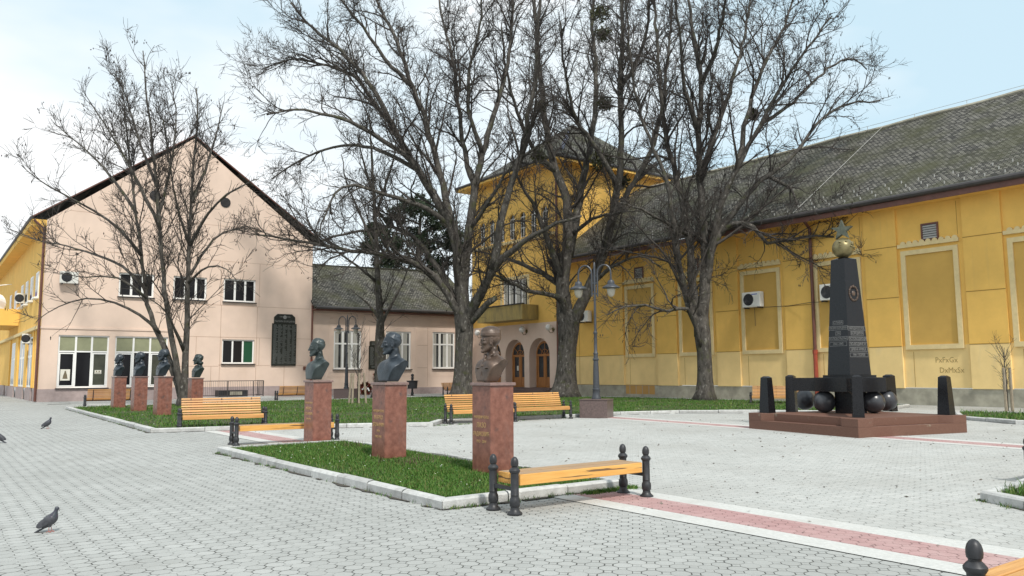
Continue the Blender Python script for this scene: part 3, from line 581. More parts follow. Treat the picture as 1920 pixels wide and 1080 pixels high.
# yellow long side, seen edge-on
sy = MB(); sy.quad((0, DP, .75), (0, 0, .75), (0, 0, EZ), (0, DP, EZ)); build('side_wall', sy, M['yellow'], pink)
sp_ = MB()
y = .0
sp_.box(-.10, .0, .25, 1.6, 0, .8).box(-.10, 0, 2.8, 6.0, 0, .8).box(-.10, 0, 7.6, 12, 0, .8).box(-.10, 0, 14, 20, 0, .8).box(-.1, 0, 21.5, 30, 0, .8); build_each('side_plinth', sp_, M['mauve'], pink)
build('side_string_course', MB().box(-.22, 0, .15, DP, 4.32, 4.52), M['cream'], pink)
pil = MB()
for y0, y1 in ((.15, .6), (1.5, 1.9), (2.6, 3.0), (5.9, 7.4), (12, 13.8), (18, 19.5)): pil.box(-.09, 0, y0, y1, .8, 4.3)
build_each('pilaster', pil, M['yellow'], pink)
for y0, y1 in ((.7, 1.45), (3.3, 4.4), (4.6, 5.7), (8, 9.3), (9.6, 11), (14.5, 17)):
    f = build('side_window', MB().box(-.04, .02, y0, y1, .82, 4.0), M['white'], pink)
    build('pane', MB().box(-.045, -.041, y0+.12, y1-.12, .95, 2.7).box(-.045, -.041, y0+.12, y1-.12, 2.85, 3.88), M['glass2'], f)
for y0 in (2.2, 5.2, 8.2, 11.2, 16, 20):
    f = build('side_window', MB().box(-.06, .02, y0, y0+1.4, 6.4, 8.0), M['white'], pink); build('pane', MB().box(-.065, -.061, y0+.12, y0+1.28, 6.5, 7.9), M['glass2'], f); build('sill', MB().box(-.25, 0, y0-.1, y0+1.5, 6.3, 6.4), M['white'], f)
bl = MB().box(-1.5, 0, 13.5, 21, 5.2, 5.5).box(-1.5, -1.4, 13.5, 21, 5.5, 6.4).box(-1.4, 0, 13.5, 13.6, 5.5, 6.4); build('balcony', bl, M['yellow'], pink)
dp = MB().tube([(-.7, -.12, EZ-.1), (-.12, -.12, EZ-.6), (-.12, -.12, .05)], .075, 8); build('downspout', dp, M['brownpipe'], pink)
dl = MB().tube([(WP+.02, -.12, 6.5), (WP+.02, -.12, 2.6)], .07, 8); build('downspout', dl, M['brownpipe'], pink)
build('downspout_foot', MB().tube([(WP+.02, -.12, 2.6), (WP+.02, -.12, .05)], .08, 8), M['redpipe'], pink)

# ---- low link wing
link_o = thing('link_wing', 'low pink wing with tall white windows and a sagging old tiled roof', 'building', (-14.45, 57.5, 0), A0)
LW = 13.9; lwin = [(1.75, 3.95, 1.9, 4.75), (6.0, 8.17, 1.9, 4.8), (10.12, 12.2, 1.95, 4.85)]
build('front_wall', wall_grid(MB(), 0, LW, .5, 6.8, lwin, dep=.16), M['pink'], link_o)
build('plinth', MB().box(0, LW, -.04, .2, 0, .5), M['mauve'], link_o)
mo = MB()
for a, b, c, d in lwin:
    mo.box(a-.45, a-.40, -.02, .01, 1.4, 5.25).box(b+.4, b+.45, -.02, .01, 1.4, 5.25).box(a-.45, b+.45, -.03, .01, 5.25, 5.33).box(a-.45, b+.45, -.02, .01, 1.36, 1.41)
    for k in range(16): mo.box(a-.3+k*(b-a+.6)/16, a-.3+(k+.55)*(b-a+.6)/16, -.03, .01, 5.55, 5.68)
mo.box(.2, LW, -.04, .01, 5.9, 6.0)
build('moulding', mo, M['pink'], link_o)
lj = MB()
for z in (2.0, 3.75): lj.box(8.75, 9.65, -.004, .01, z, z+.03)
for x in (9.65, 4.6): lj.box(x, x+.02, -.004, .01, .6, 5.2)
build_each('wall_joint', lj, M['pinkjoint'], link_o)
for a, b, c, d in lwin: window(link_o, a, b, c, d, .08, (.34, .67), (.66,), curtain=True, pane='glass2', fw=.12)
r_ = slab_roof(link_o, [(-.05, -.75, 6.35), (LW+.2, -.75, 6.5), (LW+.2, 4.6, 10.35), (-.05, 4.6, 10.1)], M['roof']); build('roof', r_, M['roof'], link_o)
build('roof_back', slab_roof(link_o, [(LW, 9.9, 6.4), (0, 9.9, 6.4), (0, 4.6, 10.1), (LW, 4.6, 10.3)], M['roof']), M['roof'], link_o)
gm = MB(); gutter(gm, (0, -.82, 6.3), (LW-.3, -.82, 6.42), .11); build('gutter', gm, M['gutter'], link_o)
build('ridge_cap', MB().tube([(0, 4.6, 10.12), (3.5, 4.6, 10.08), (7, 4.6, 10.2), (LW, 4.6, 10.35)], .12, 8), M['roof'], link_o)
build('fascia', MB().box(0, LW, -.7, 0, 6.12, 6.2), M['brownpipe'], link_o)

# ---- tower with arched porch
HO = (-3.3, 65.8, 0); HA = A0-pi/2
tow = thing('entrance_tower', 'tall square yellow tower with a pink arched porch and pyramid roof', 'tower', HO, HA)
TW, TD, TE = 11.25, 12.6, 16.9
arch = [(2.85, 1.2, .5, 2.9), (5.85, 1.2, .5, 2.9), (8.85, 1.2, .5, 2.9)]
build('porch_wall', wall_grid(MB(), 0, TW, .3, 5.22, [], dep=.62, arches=arch), M['pink'], tow)
aw = [(x, .36, 11.85, 13.45) for x in (1.55, 2.9, 4.25, 5.6, 6.95, 8.3, 9.65)]
twin = (4.3, 7.5, 6.4, 8.7)
tw_ = wall_grid(MB(), 0, TW, 5.22, TE, [twin], dep=.2, arches=aw)
tw_.quad((TW, 0, 0), (TW, TD, 0), (TW, TD, TE), (TW, 0, TE)); tw_.quad((0, TD, 0), (0, 0, 5.2), (0, 0, TE), (0, TD, TE)); tw_.quad((TW, TD, 0), (0, TD, 0), (0, TD, TE), (TW, TD, TE))
build('wall', tw_, M['yellow'], tow)
build('porch_back', MB().quad((0, .62, .3), (TW, .62, .3), (TW, .62, 5), (0, .62, 5)), M['pink'], tow)
build('porch_step', MB().box(.6, TW-.2, -1.6, 0, 0, .18).box(.8, TW-.4, -1.1, 0, .18, .34).box(1, TW-.5, -.6, .62, .34, .5), M['block'], tow)
for c, r, zb, zs in arch:
    x0, x1 = c-1.0, c+1.0; d = build('door', MB().box(x0, x0+.1, 0.50, 0.60, zb, zs).box(x1-.1, x1, 0.50, 0.60, zb, zs).box(x0+.1, x1-.1, 0.47, 0.60, zs-.12, zs+.05)
        .box(x0+.1, c-.02, 0.54, 0.60, zb, zb+.75).box(c+.02, x1-.1, 0.54, 0.60, zb, zb+.75).box(x0+.1, x0+.26, 0.54, 0.60, zb+.75, zs-.12).box(c-.18, c-.02, 0.54, 0.60, zb+.75, zs-.12).box(c+.02, c+.18, 0.54, 0.60, zb+.75, zs-.12).box(x1-.26, x1-.1, 0.54, 0.60, zb+.75, zs-.12).box(c-.1, c+.1, 0.52, 0.595, zb, zs-.12), M['door'], tow)
    build('pane', MB().box(x0+.1, x1-.1, 0.575, 0.58, zb+.75, zs), M['glass2'], d)
    fl = MB(); n = 14; P = [(c-1.0*cos(pi*k/n), zs+1.0*sin(pi*k/n)) for k in range(n+1)]; Q = [(c-.85*cos(pi*k/n), zs+.85*sin(pi*k/n)) for k in range(n+1)]
    for k in range(n): fl.quad((P[k][0], 0.49, P[k][1]), (Q[k][0], 0.49, Q[k][1]), (Q[k+1][0], 0.49, Q[k+1][1]), (P[k+1][0], 0.49, P[k+1][1]))
    for k in (3, 7, 11): fl.tube([(c, 0.52, zs), (Q[k][0], 0.52, Q[k][1])], .03, 4)
    for k in range(n): fl.tube([(c-.4*cos(pi*k/n), 0.52, zs+.4*sin(pi*k/n)), (c-.4*cos(pi*(k+1)/n), 0.52, zs+.4*sin(pi*(k+1)/n))], .03, 4)
    f = build('fanlight', fl, M['door'], tow); build('pane', MB().poly([(x, 0.57, z) for x, z in P]), M['glass2'], f)
build('door_notice', MB().box(5.45, 5.65, 0.51, 0.535, 1.75, 2.1), M['paper'], tow)
for c, r, zb, zs in aw:
    n = 10; P = [(c-r*cos(pi*k/n), zs+r*sin(pi*k/n)) for k in range(n+1)]
    f = MB(); f.box(c-r, c-r+.06, .10, .18, zb, zs).box(c+r-.06, c+r, .10, .18, zb, zs).box(c-.03, c+.03, .10, .17, zb, zs+r-.04).box(c-r, c+r, .095, .17, zb, zb+.07)
    for z in (zb+.75, zs): f.box(c-r+.06, c+r-.06, .105, .16, z-.03, z+.03)
    fo = build('arched_window', f, M['white'], tow); build('pane', MB().poly([(c-r, .16, zb), (c+r, .16, zb)]+[(x, .16, z) for x, z in P[::-1]]), M['glass2'], fo)
build('window_band', MB().box(.3, TW-.3, -.18, 0, 11.5, 11.72), M['cream'], tow)
window(tow, *twin[:2], *twin[2:], .1, (.25, .5, .75), (), pane='glass2', curtain=True, fw=.11, name='balcony_window', sill=None)
build('window_surround', MB().box(4.05, 4.3, -.05, .01, 6.4, 8.95).box(7.5, 7.75, -.05, .01, 6.4, 8.95).box(4.3, 7.5, -.05, .01, 8.7, 8.95), M['cream'], tow)
bl = MB().box(3.0, 8.8, -1.5, 0, 5.45, 5.6).box(3.0, 8.8, -1.5, -1.38, 5.6, 6.55).box(3, 3.12, -1.38, 0, 5.6, 6.55).box(8.68, 8.8, -1.38, 0, 5.6, 6.55); build('balcony', bl, M['balcony'], tow)
build('balcony_rail', MB().box(2.95, 8.85, -1.56, -1.32, 6.55, 6.63), M['dark'], tow)
apx = (TW/2, TD/2, 22.2); o_ = 1.0; zc = TE+.05
cs = [(-o_, -o_, zc), (TW+o_, -o_, zc), (TW+o_, TD+o_, zc), (-o_, TD+o_, zc)]
mid = [((c[0]*.72+apx[0]*.28), (c[1]*.72+apx[1]*.28), zc+1.15) for c in cs]
rf = MB()
for k in range(4):
    for pts in ([cs[k], cs[(k+1) % 4], mid[(k+1) % 4], mid[k]], [mid[k], mid[(k+1) % 4], apx]):
        P = [np.array(p) for p in pts]; u = (P[1]-P[0])/np.linalg.norm(P[1]-P[0]); nn = np.cross(u, P[-1]-P[0]); nn /= np.linalg.norm(nn); vv = np.cross(nn, u)
        rf.poly(pts, [(float((p-P[0])@u), float((p-P[0])@vv)) for p in P])
build('roof', rf, M['roof'], tow)
build('soffit', MB().box(-o_, TW+o_, -o_, TD+o_, zc-.28, zc-.01), M['yellow'], tow)
gm = MB()
for k in range(4): gutter(gm, cs[k], cs[(k+1) % 4], .12)
build('gutter', gm, M['gutter'], tow)
build('blue_hip', MB().tube([mid[1], tuple(np.array(mid[1])*.35+np.array(apx)*.65)], .15, 6), M['bluetile'], tow)
build('downspout', MB().tube([(TW-.15, -.1, TE-.3), (TW-.15, -.1, .1)], .08, 8), M['brownpipe'], tow)
# west wing roof peeking out left of the tower
# ---- long yellow hall on the right
hall = thing('long_hall', 'long yellow hall with cream framed blind windows under a mossy tiled roof', 'building', HO, HA)
H0, H1 = 11.25, 62; HE = 9.15
hw = MB(); hw.quad((H0, 0, 2.66), (H1, 0, 2.66), (H1, 0, HE), (H0, 0, HE)); build('wall', hw, M['yellow'], hall)
build('lower_wall', MB().quad((H0, 0, .78), (H1, 0, .78), (H1, 0, 2.66), (H0, 0, 2.66)), M['yellowlow'], hall)
build('plinth', MB().box(H0, H1, -.06, .3, 0, .75), M['concrete'], hall)
build('brick_patch', MB().quad((17.8, -.064, .2), (20.3, -.064, .2), (20.3, -.064, .74), (17.8, -.064, .74)), M['bricks'], hall)
pu, pl, jj = MB(), MB(), MB()
bays = [17.85+4.54*k for k in range(9)]
pz = [(14.95, 17.7)] + [(b+2.8, b+4.38) for b in bays]
for a, b in pz:
    pu.box(a, b, -.11, 0, 2.66, HE-.02); pl.box(a, b, -.11, 0, .75, 2.657)
    for z in (2.645, 4.92, 7.3): jj.box(a-.001, b+.001, -.117, -.10, z, z+.035)
for x in (11.9, 13.3): jj.box(x, x+.03, -.006, .01, .8, HE)
jj.box(11.3, 14.95, -.006, .01, 2.645, 2.68).box(11.3, 14.95, -.006, .01, 4.92, 4.955)
for b in bays:
    jj.box(b+.3, b+.32, -.005, .01, .8, 2.4).box(b+2.55, b+2.57, -.005, .01, 7.5, 9.0)
build_each('pilaster', pu, M['yellow'], hall); build_each('pilaster_foot', pl, M['yellowlow'], hall); build_each('wall_joint', jj, M['yjoint'], hall)
for b in bays:
    fr_ = MB(); a0, a1, z0, z1, t = b, b+2.55, 2.5, 7.05, .21
    fr_.box(a0, a0+t, -.09, .0, z0, z1).box(a1-t, a1, -.09, 0, z0, z1).box(a0+t, a1-t, -.09, 0, z1-t, z1).box(a0+t, a1-t, -.09, 0, z0, z0+t)
    f = build('blind_window', fr_, M['cream'], hall)
    build('panel', MB().quad((a0+t, -.012, z0+t), (a1-t, -.012, z0+t), (a1-t, -.012, z1-t), (a0+t, -.012, z1-t)), M['panel'], f)
    cr = MB().box(a0-.12, a1+.06, -.12, 0, 7.2, 7.36)
    for k in range(9):
        cx = a0-.03+.17+k*(2.66-.34)/8; cr.vprism([(cx+.12*cos(pi*q/8), 7.36+.13*sin(pi*q/8)) for q in range(9)], -.11, 0)
    build('scalloped_crown', cr, M['cream'], hall)
for x in (18.75, 23.2, 37.0):
    v = build('louvred_vent', MB().box(x, x+.07, -.07, 0, 7.42, 8.2).box(x+.7, x+.77, -.07, 0, 7.42, 8.2).box(x+.07, x+.7, -.07, 0, 8.13, 8.2).box(x+.07, x+.7, -.07, 0, 7.42, 7.49), M['brownpipe'], hall)
    build('vent_back', MB().quad((x+.07, -.01, 7.49), (x+.7, -.01, 7.49), (x+.7, -.01, 8.13), (x+.07, -.01, 8.13)), M['dark'], v)
    lm = MB()
    for k in range(6):
        z = 7.5+k*.105; lm.quad((x+.07, -.06, z), (x+.7, -.06, z), (x+.7, -.02, z+.085), (x+.07, -.02, z+.085))
    build('louvre', lm, M['snow'], v)
RD, RRZ = 7.8, 15.6
build('roof', slab_roof(hall, [(H0, -.95, 9.45), (H1, -.95, 9.45), (H1, RD, RRZ), (H0, RD, RRZ)], M['roof']), M['roof'], hall)
build('roof_back', slab_roof(hall, [(H1, 16.5, 9.45), (H0+1, 16.5, 9.45), (H0+1, RD, RRZ), (H1, RD, RRZ)], M['roof']), M['roof'], hall)
build('soffit', MB().box(H0, H1, -.85, 0, HE-.05, HE+.06), M['yellow'], hall)
build('fascia', MB().box(H0, H1, -.93, -.86, 9.05, 9.3), M['brownpipe'], hall)
gm = MB(); gutter(gm, (H0, -1.02, 9.42), (H1, -1.02, 9.42), .12); build('gutter', gm, M['gutter'], hall)
build('ridge_cap', MB().tube([(H0+.5+k*1.4, RD, RRZ+.02+.03*sin(k*1.7)) for k in range(36)], .12, 8), M['concrete'], hall)
sg = MB(); slo = (RRZ-9.45)/(RD+.95)
for row in range(3):
    for k in range(52):
        x = 20+k*.8+(row % 2)*.4+random.uniform(-.05, .05); yy = -.55+row*.42; z = 9.45+(yy+.95)*slo
        sg.box(x, x+.035, yy, yy+.05, z, z+.13)
build('snow_guard', sg, M['snow'], hall)['kind'] = 'stuff'
build('roof_wire', MB().tube([(31.0, -.9, 9.62), (31.4, RD, RRZ+.12)], .013, 4), M['snow'], hall)
rw = MB().tube([(22, RD, RRZ+.32), (H1, RD, RRZ+.32)], .012, 4)
for k in range(14): rw.tube([(22+k*2.8, RD, RRZ), (22+k*2.8, RD, RRZ+.33)], .015, 4)
build('lightning_rod', rw, M['snow'], hall)
build('downspout', MB().tube([(31.45, -.85, 9.3), (31.45, -.2, 8.8), (31.45, -.2, 2.5)], .085, 8), M['brownpipe'], hall)
build('downspout_foot', MB().tube([(31.45, -.2, 2.5), (31.45, -.2, .05)], .105, 8).tube([(31.45, -.2, 2.42), (31.45, -.2, 2.62)], .13, 8), M['redpipe'], hall)
build('meter_box', MB().box(30.95, 31.1, -.03, 0, 1.55, 1.85), M['concrete'], hall)
build('wall_cable', MB().tube([(28.5, -.14, 4.98), (30, -.14, 4.95), (31.4, -.3, 5.02), (32, -.14, 5.0)], .014, 4), M['dark'], hall)
gt = build('graffiti', MB(), M['scrawl'], hall)
for body, z, sz, x in (('P.F.G.', 2.0, .42, 37.75), ('D.M.S.', 1.55, .42, 37.95)):
    gg = text_on('graffiti_line', body.replace('.', 'x'), sz*.8, M['scrawl'], hall, (x, -.004, z), sx=.9, depth=.001)
bpy.data.objects.remove(gt)
build('damp_patch', MB().poly([(11.6+.5*cos(k*.7)*(1+.3*sin(k*2.1)), -.004, 1.05+.32*sin(k*.7)*(1+.2*cos(k*3))) for k in range(9)]), M['concrete'], hall)

# ---- things fixed to the walls
def fix(par, x, y, z): return tuple(par.matrix_world @ Vector((x, y, z)))
bpy.context.view_layer.update()
def ac_unit(par, x, z, rz, label, w=1.0, h=.72, y=-.45, side=1):
    t = thing('air_conditioner', label, 'air conditioner', fix(par, x, y, z), rz, 'air conditioner units on the walls')
    build('casing', MB().box(0, w, 0, .36, 0, h), M['acwhite'], t, bevel=.02)
    g = MB(); cx, cz = w*.36, h*.5
    g.tube([(cx, -.004, cz), (cx, .01, cz)], h*.40, 24); fo = build('fan_grille', g, M['dark'], t)
    rg = MB()
    for rr in (.12, .2, .28, .36):
        for k in range(20): rg.tube([(cx+h*rr*cos(k*pi/10), -.012, cz+h*rr*sin(k*pi/10)), (cx+h*rr*cos((k+1)*pi/10), -.012, cz+h*rr*sin((k+1)*pi/10))], .006, 3)
    build('grille_ring', rg, M['lampgrey'], fo)
    build('bracket', MB().box(.1, .16, -.02, .45, -.06, -.002).box(w-.16, w-.1, -.02, .45, -.06, -.002), M['dark'], t)
    return t
AC = []
AC.append(ac_unit(hall, 27.3, 5.02, HA, 'white air conditioner in the first framed panel left of the red downspout', 1.15, .82))
build('badge', MB().box(.62, .98, -.004, .002, .66, .71), M['flagblue'], AC[0])
build('pipe', MB().tube([(.5, .4, 0), (.5, .41, -1.0)], .012, 4), M['dark'], AC[0])
ac_unit(hall, 32.0, 5.05, HA, 'white air conditioner half hidden behind the black obelisk', 1.1, .8)
ac_unit(hall, 13.7, 4.98, HA, 'white air conditioner on the yellow wall behind the tall street lamp', 1.0, .75)
ac_unit(pink, .8, 7.08, A0, 'white air conditioner high at the left end of the pink facade', .98, .72)
ac_unit(pink, -.5, 3.6, A0+pi/2*0, 'small air conditioner low on the yellow side wall above the street', .5, .62, y=4.7)
ac_unit(pink, -.5, 6.6, A0, 'small air conditioner above the yellow balcony by the flag', .5, .7, y=10.4)
# memorial plaques
pq = thing('memorial_plaque', 'tall dark memorial plaque with a crested top on the pink gable facade', 'plaque', fix(pink, 13.96, -.1, 2.15), A0)
build('slab', MB().box(0, 1.76, 0, .09, 0, 2.95), M['blackplaque'], pq)
build('crest_slab', MB().vprism([(.12, 2.953), (1.64, 2.953), (1.64, 3.4), (1.40, 3.62), (.36, 3.62), (.12, 3.4)], -.02, .08), M['blackplaque'], pq)
e = MB().tube([(.88, -.03, 3.40), (.88, -.02, 3.40)], .13, 12); build('crest', e, M['silver'], pq)
lt = MB(); rr = random.Random(3)
for cidx in range(5):
    z = 2.85
    while z > .14:
        x = .09+cidx*.335; n = rr.randint(3, 5)
        for _ in range(n):
            wl = rr.uniform(.025, .075); lt.quad((x, -.003, z), (x+wl, -.003, z), (x+wl, -.003, z+.026), (x, -.003, z+.026)); x += wl+.014
        z -= .052
build('name_rows', lt, M['namerow'], pq)
text_on('heading', 'ПАЛИМ БОРЦИМА', .17, M['silver'], pq, (.88, -.022, 3.1), sx=.95)
text_on('heading', '1941      1945', .14, M['silver'], pq, (.88, -.022, 3.42), sx=1)
p2 = thing('memorial_plaque', 'smaller black memorial plaque between the windows of the low pink wing', 'plaque', fix(link_o, 4.55, -.09, 1.9), A0)
build('slab', MB().box(0, .98, 0, .08, 0, 1.75), M['blackplaque'], p2)
build('crest_slab', MB().vprism([(.06, 1.753), (.92, 1.753), (.92, 2.05), (.86, 2.12), (.12, 2.12), (.06, 2.05)], -.01, .07), M['blackplaque'], p2)
lt = MB()
for cidx in range(2):
    z = 1.62
    while z > .3:
        x = .1+cidx*.45
        for _ in range(4):
            wl = rr.uniform(.03, .09); lt.quad((x, -.003, z), (x+wl, -.003, z), (x+wl, -.003, z+.03), (x, -.003, z+.03)); x += wl+.014
        z -= .062
for z in (.12, .2, 1.85, 1.95): lt.quad((.2, -.013, z), (.78, -.013, z), (.78, -.013, z+.035), (.2, -.013, z+.035))
build('name_rows', lt, M['namerow'], p2)
bx = build('wall_box', MB().box(0, .18, 0, .08, 0, .26), M['brownpipe']); bx.location = fix(pink, 16.3, -.09, 1.85); bx.rotation_euler = (0, 0, A0); tag(bx, 'little dark brown box on the pink wall beside the tall plaque', 'wall box')
def wall_lamp(x, label):
    t = thing('wall_lamp', label, 'wall lamp', fix(tow, x, 0, 4.55), HA, 'globe lamps over the porch arches')
    build('bracket', MB().tube([(0, 0, .1), (0, -.08, -.12), (0, -.3, -.15), (0, -.42, 0), (0, -.42, .08)], .025, 6).tube([(0, -.02, .1), (0, .0, .1)], .14, 12), M['brass'], t, True)
    build('globe', MB().sphere((0, -.42, .25), .24), M['globe'], t, True)
wall_lamp(1.4, 'white globe wall lamp at the left end of the porch, beside the tree trunk'); wall_lamp(7.35, 'white globe wall lamp between the two right-hand porch arches'); wall_lamp(10.5, 'white globe wall lamp right of the last porch arch')
# wreaths leaning on the wall
def wreath(loc, r, label):
    n = 420; th = rng.uniform(0, 2*pi, n); ph = rng.uniform(0, 2*pi, n); rr2 = r*.3*np.sqrt(rng.random(n)); c = np.stack([(r*.7+rr2*np.cos(ph))*np.cos(th), rr2*np.sin(ph), (r*.7+rr2*np.cos(ph))*np.sin(th)], 1)
    d1 = rng.normal(0, .05, (n, 3)); d2 = rng.normal(0, .05, (n, 3))
    t = thing('wreath', label, 'wreath', loc, A0, 'wreaths below the plaque'); o = npmesh('flowers', np.stack([c-d1, c+d2, c+d1, c-d2], 1).reshape(-1, 3), np.arange(n*4).reshape(n, 4), M['wreathred'], t); o.rotation_euler = (R(-14), 0, 0)
    rb = build('ribbon', MB().box(-r*.75, -r*.1, -.16, -.14, .0, .09).box(r*.1, r*.3, -.16, -.14, -r*.6, -r*.05), M['white'], t); rb.rotation_euler = (R(-14), R(-25), 0)
wreath(fix(link_o, 3.9, -.9, .5), .5, 'red wreath standing on the pavement against the low pink wing')
wreath(fix(link_o, 5.3, -.35, 1.42), .45, 'red wreath hung just below the black plaque')

# ================================================================== BUSTS AND PEDESTALS
def head_sdf(p, hair='short', k=1.0, beard=False):
    x, y, z = p[..., 0], p[..., 1], p[..., 2]
    f = s_ell(p, (-.014, 0, .035), (.095, .073, .082)); f = smin(f, s_ell(p, (.026, 0, -.025), (.058, .053, .080)), .025)
    ay = p.copy(); ay[..., 1] = np.abs(p[..., 1])
    f = smin(f, s_cap(ay, (-.006, .050, -.045), (.050, .020, -.090), .017), .02); f = smin(f, s_ell(p, (.070, 0, -.097), (.019, .020, .017)), .014)
    f = smin(f, s_ell(ay, (.058, .043, -.012), (.020, .018, .016)), .016)
    f = smax(f, -s_ell(ay, (.093, .031, .006), (.024, .020, .011)), .010)
    f = smin(f, s_ell(ay, (.071, .031, .005), (.012, .013, .009)), .003)
    f = smin(f, s_cap(ay, (.083, .008, .026), (.064, .05, .022), .009), .008)
    f = smin(f, s_cap(p, (.082, 0, .018), (.101, 0, -.026), .0065, .0105), .008); f = smin(f, s_ell(ay, (.090, .012, -.030), (.011, .007, .007)), .005)
    f = smin(f, s_cap(ay, (.084, 0, -.054), (.074, .020, -.057), .0065, .004), .005); f = smin(f, s_cap(ay, (.082, 0, -.068), (.073, .016, -.066), .0075, .005), .005)
    f = smin(f, s_ell(ay, (-.008, .073, -.004), (.020, .010, .033)), .005); f = smax(f, -s_ell(ay, (-.002, .084, -.002), (.011, .007, .019)), .004)
    tex = .0028*np.sin(x*110+y*40+3*np.sin(z*40))*np.sin(z*90+y*60)
    front = smin(.80*x-.60*z+.014, (x-.008)+.7*np.maximum(0, .03-z)*0, .02) if False else .80*x-.60*z+.012
    side = np.where(z < .012, (x+.030)*.9, -1.0)           # nothing in front of the ears
    cut = np.maximum(front, side)
    if hair == 'short':
        f = smin(f, smax(s_ell(p, (-.018, 0, .043), (.100, .079, .083))+tex, cut, .010), .004)
    elif hair == 'wavy':
        w_ = .0045*np.sin(x*75+2*np.sin(z*50))*np.sin(z*70+y*45); f = smin(f, smax(s_ell(p, (-.014, 0, .048), (.101, .079, .086))+w_, np.maximum(.74*x-.67*z+.018, side), .010), .004)
    elif hair == 'woman':
        f = smin(f, smax(s_ell(p, (-.018, 0, .045), (.106, .086, .088))+.003*np.sin(x*60+z*70), .84*x-.54*z-.004, .012), .006)
        f = smin(f, s_ell(ay, (-.035, .058, -.03), (.046, .030, .055)), .02); f = smin(f, s_cap(ay, (-.088, 0, -.075), (-.07, .055, -.075), .036, .030), .022)
    elif hair == 'cap':
        f = smin(f, smax(s_ell(p, (-.018, 0, .038), (.100, .078, .080))+tex, np.maximum(.80*x-.60*z+.006, side), .008), .004)
        lo = z-.058-.02*np.abs(x)
        c = smax(s_ell(p, (-.012, 0, .070), (.101, .080, .084)), -lo, .006); c = smin(c, smax(s_ell(p, (-.016, 0, .115), (.098, .050, .048)), -(z-.07), .01), .02)
        band = smax(s_ell(p, (-.012, 0, .062), (.105, .084, .13)), np.abs(z-.076-.02*np.abs(x))-.021, .004); f = smin(f, smin(c, band, .004), .003)
    return f
def bust_sdf(hair, wide=1.0, coat=True, hs=1.31, turn=0.0, neckr=.056):
    def f(P):
        P0 = P; p = P.copy(); p[..., 1] = p[..., 1]/wide; p[..., 2] = p[..., 2]*1.22; ay = p.copy(); ay[..., 1] = np.abs(p[..., 1]); x, y, z = p[..., 0], ay[..., 1], p[..., 2]
        t = s_ell(p, (.02, 0, .06), (.165, .30, .34)); t = smin(t, s_cap(ay, (-.03, 0, .325), (-.04, .31, .285), .080, .066), .05); t = smin(t, s_ell(ay, (.075, .085, .22), (.085, .105, .12)), .06)
        t = smin(t, s_cap(ay, (-.035, 0, .42), (-.035, .14, .355), .055, .045), .05)
        t = smax(t, (y-(.120+.36*z))/1.06, .004); t = smax(t, (-x-(.02+.30*z))/1.044, .012); t = smax(t, -z, .002); t = smax(t, (x-.165+.05*z), .03)
        if coat:
            t = smin(t, s_cap(ay, (.05, .070, .430), (.150, .014, .25), .017, .012), .008); t = smin(t, s_cap(ay, (-.065, .055, .455), (.05, .070, .430), .022, .018), .010)
            t = smin(t, s_ell(ay, (.150, .100, .22), (.022, .042, .010)), .006); t = smax(t, -s_cap(p, (.185, 0, .25), (.125, 0, 0), .008), .003)
            t = smin(t, s_cap(p, (.10, 0, .405), (.135, 0, .30), .020, .010), .006)
        p = P0; ay = p.copy(); ay[..., 1] = np.abs(p[..., 1]); q = (p-np.array((.030, 0, .525), np.float32))/hs; c, s = cos(turn), sin(turn); q = np.stack([q[..., 0]*c+q[..., 1]*s, -q[..., 0]*s+q[..., 1]*c, q[..., 2]], -1)
        n = s_cap(p, (-.045, 0, .26), (-.018, 0, .46), neckr*1.35, neckr*1.1); t = smin(t, n, .04)
        t = smin(t, s_cap(ay, (.030, .02, .33), (-.02, .062, .43), .018, .014), .025)
        return smin(t, head_sdf(q, hair)*hs, .012)
    return f
PA = R(40)
def pedestal(x, y, s, h, label, lines, cap=.045, z=.08, a=PA):
    t = thing('pedestal', label, 'pedestal', (x, y, z), a, 'red granite pedestals of the busts')
    build('shaft', MB().box(-s/2, s/2, -s/2, s/2, -.05, h), M['granite'], t, bevel=.006)
    build('cap', MB().box(-s/2-.025, s/2+.025, -s/2-.025, s/2+.025, h+.001, h+cap), M['granitecap'], t, bevel=.006)
    for body, zz, sz in lines: text_on('inscription', body, sz, M['gold'], t, (-s/2-.0015, 0, zz), rot=(pi/2, 0, -pi/2), sx=min(.8, .35/(.68*sz*len(body))), depth=.0012)
    return t
def bust_obj(x, y, z, h, m, label, rz, **kw):
    vv, ff = surface(bust_sdf(**kw), (-.26, -.38, -.02), (.26, .38, .80), .0075)
    t = npmesh('bust', vv, ff, m, None, True); t.location = (x, y, z); s = h/.69; t.scale = (s, s, s); t.rotation_euler = (0, 0, rz); return tag(t, label, 'bust', 'bronze busts on pedestals')
FACE = pi+PA                                       # facing out of the pedestals' inscribed side
def ped_at(pxc, pyc, z=.08):
    return G(pxc, pyc, z)
def corner(p, s):   # centre of the pedestal from its near corner
    return (p[0]+(cos(PA)-sin(PA))*s/2, p[1]+(sin(PA)+cos(PA))*s/2)
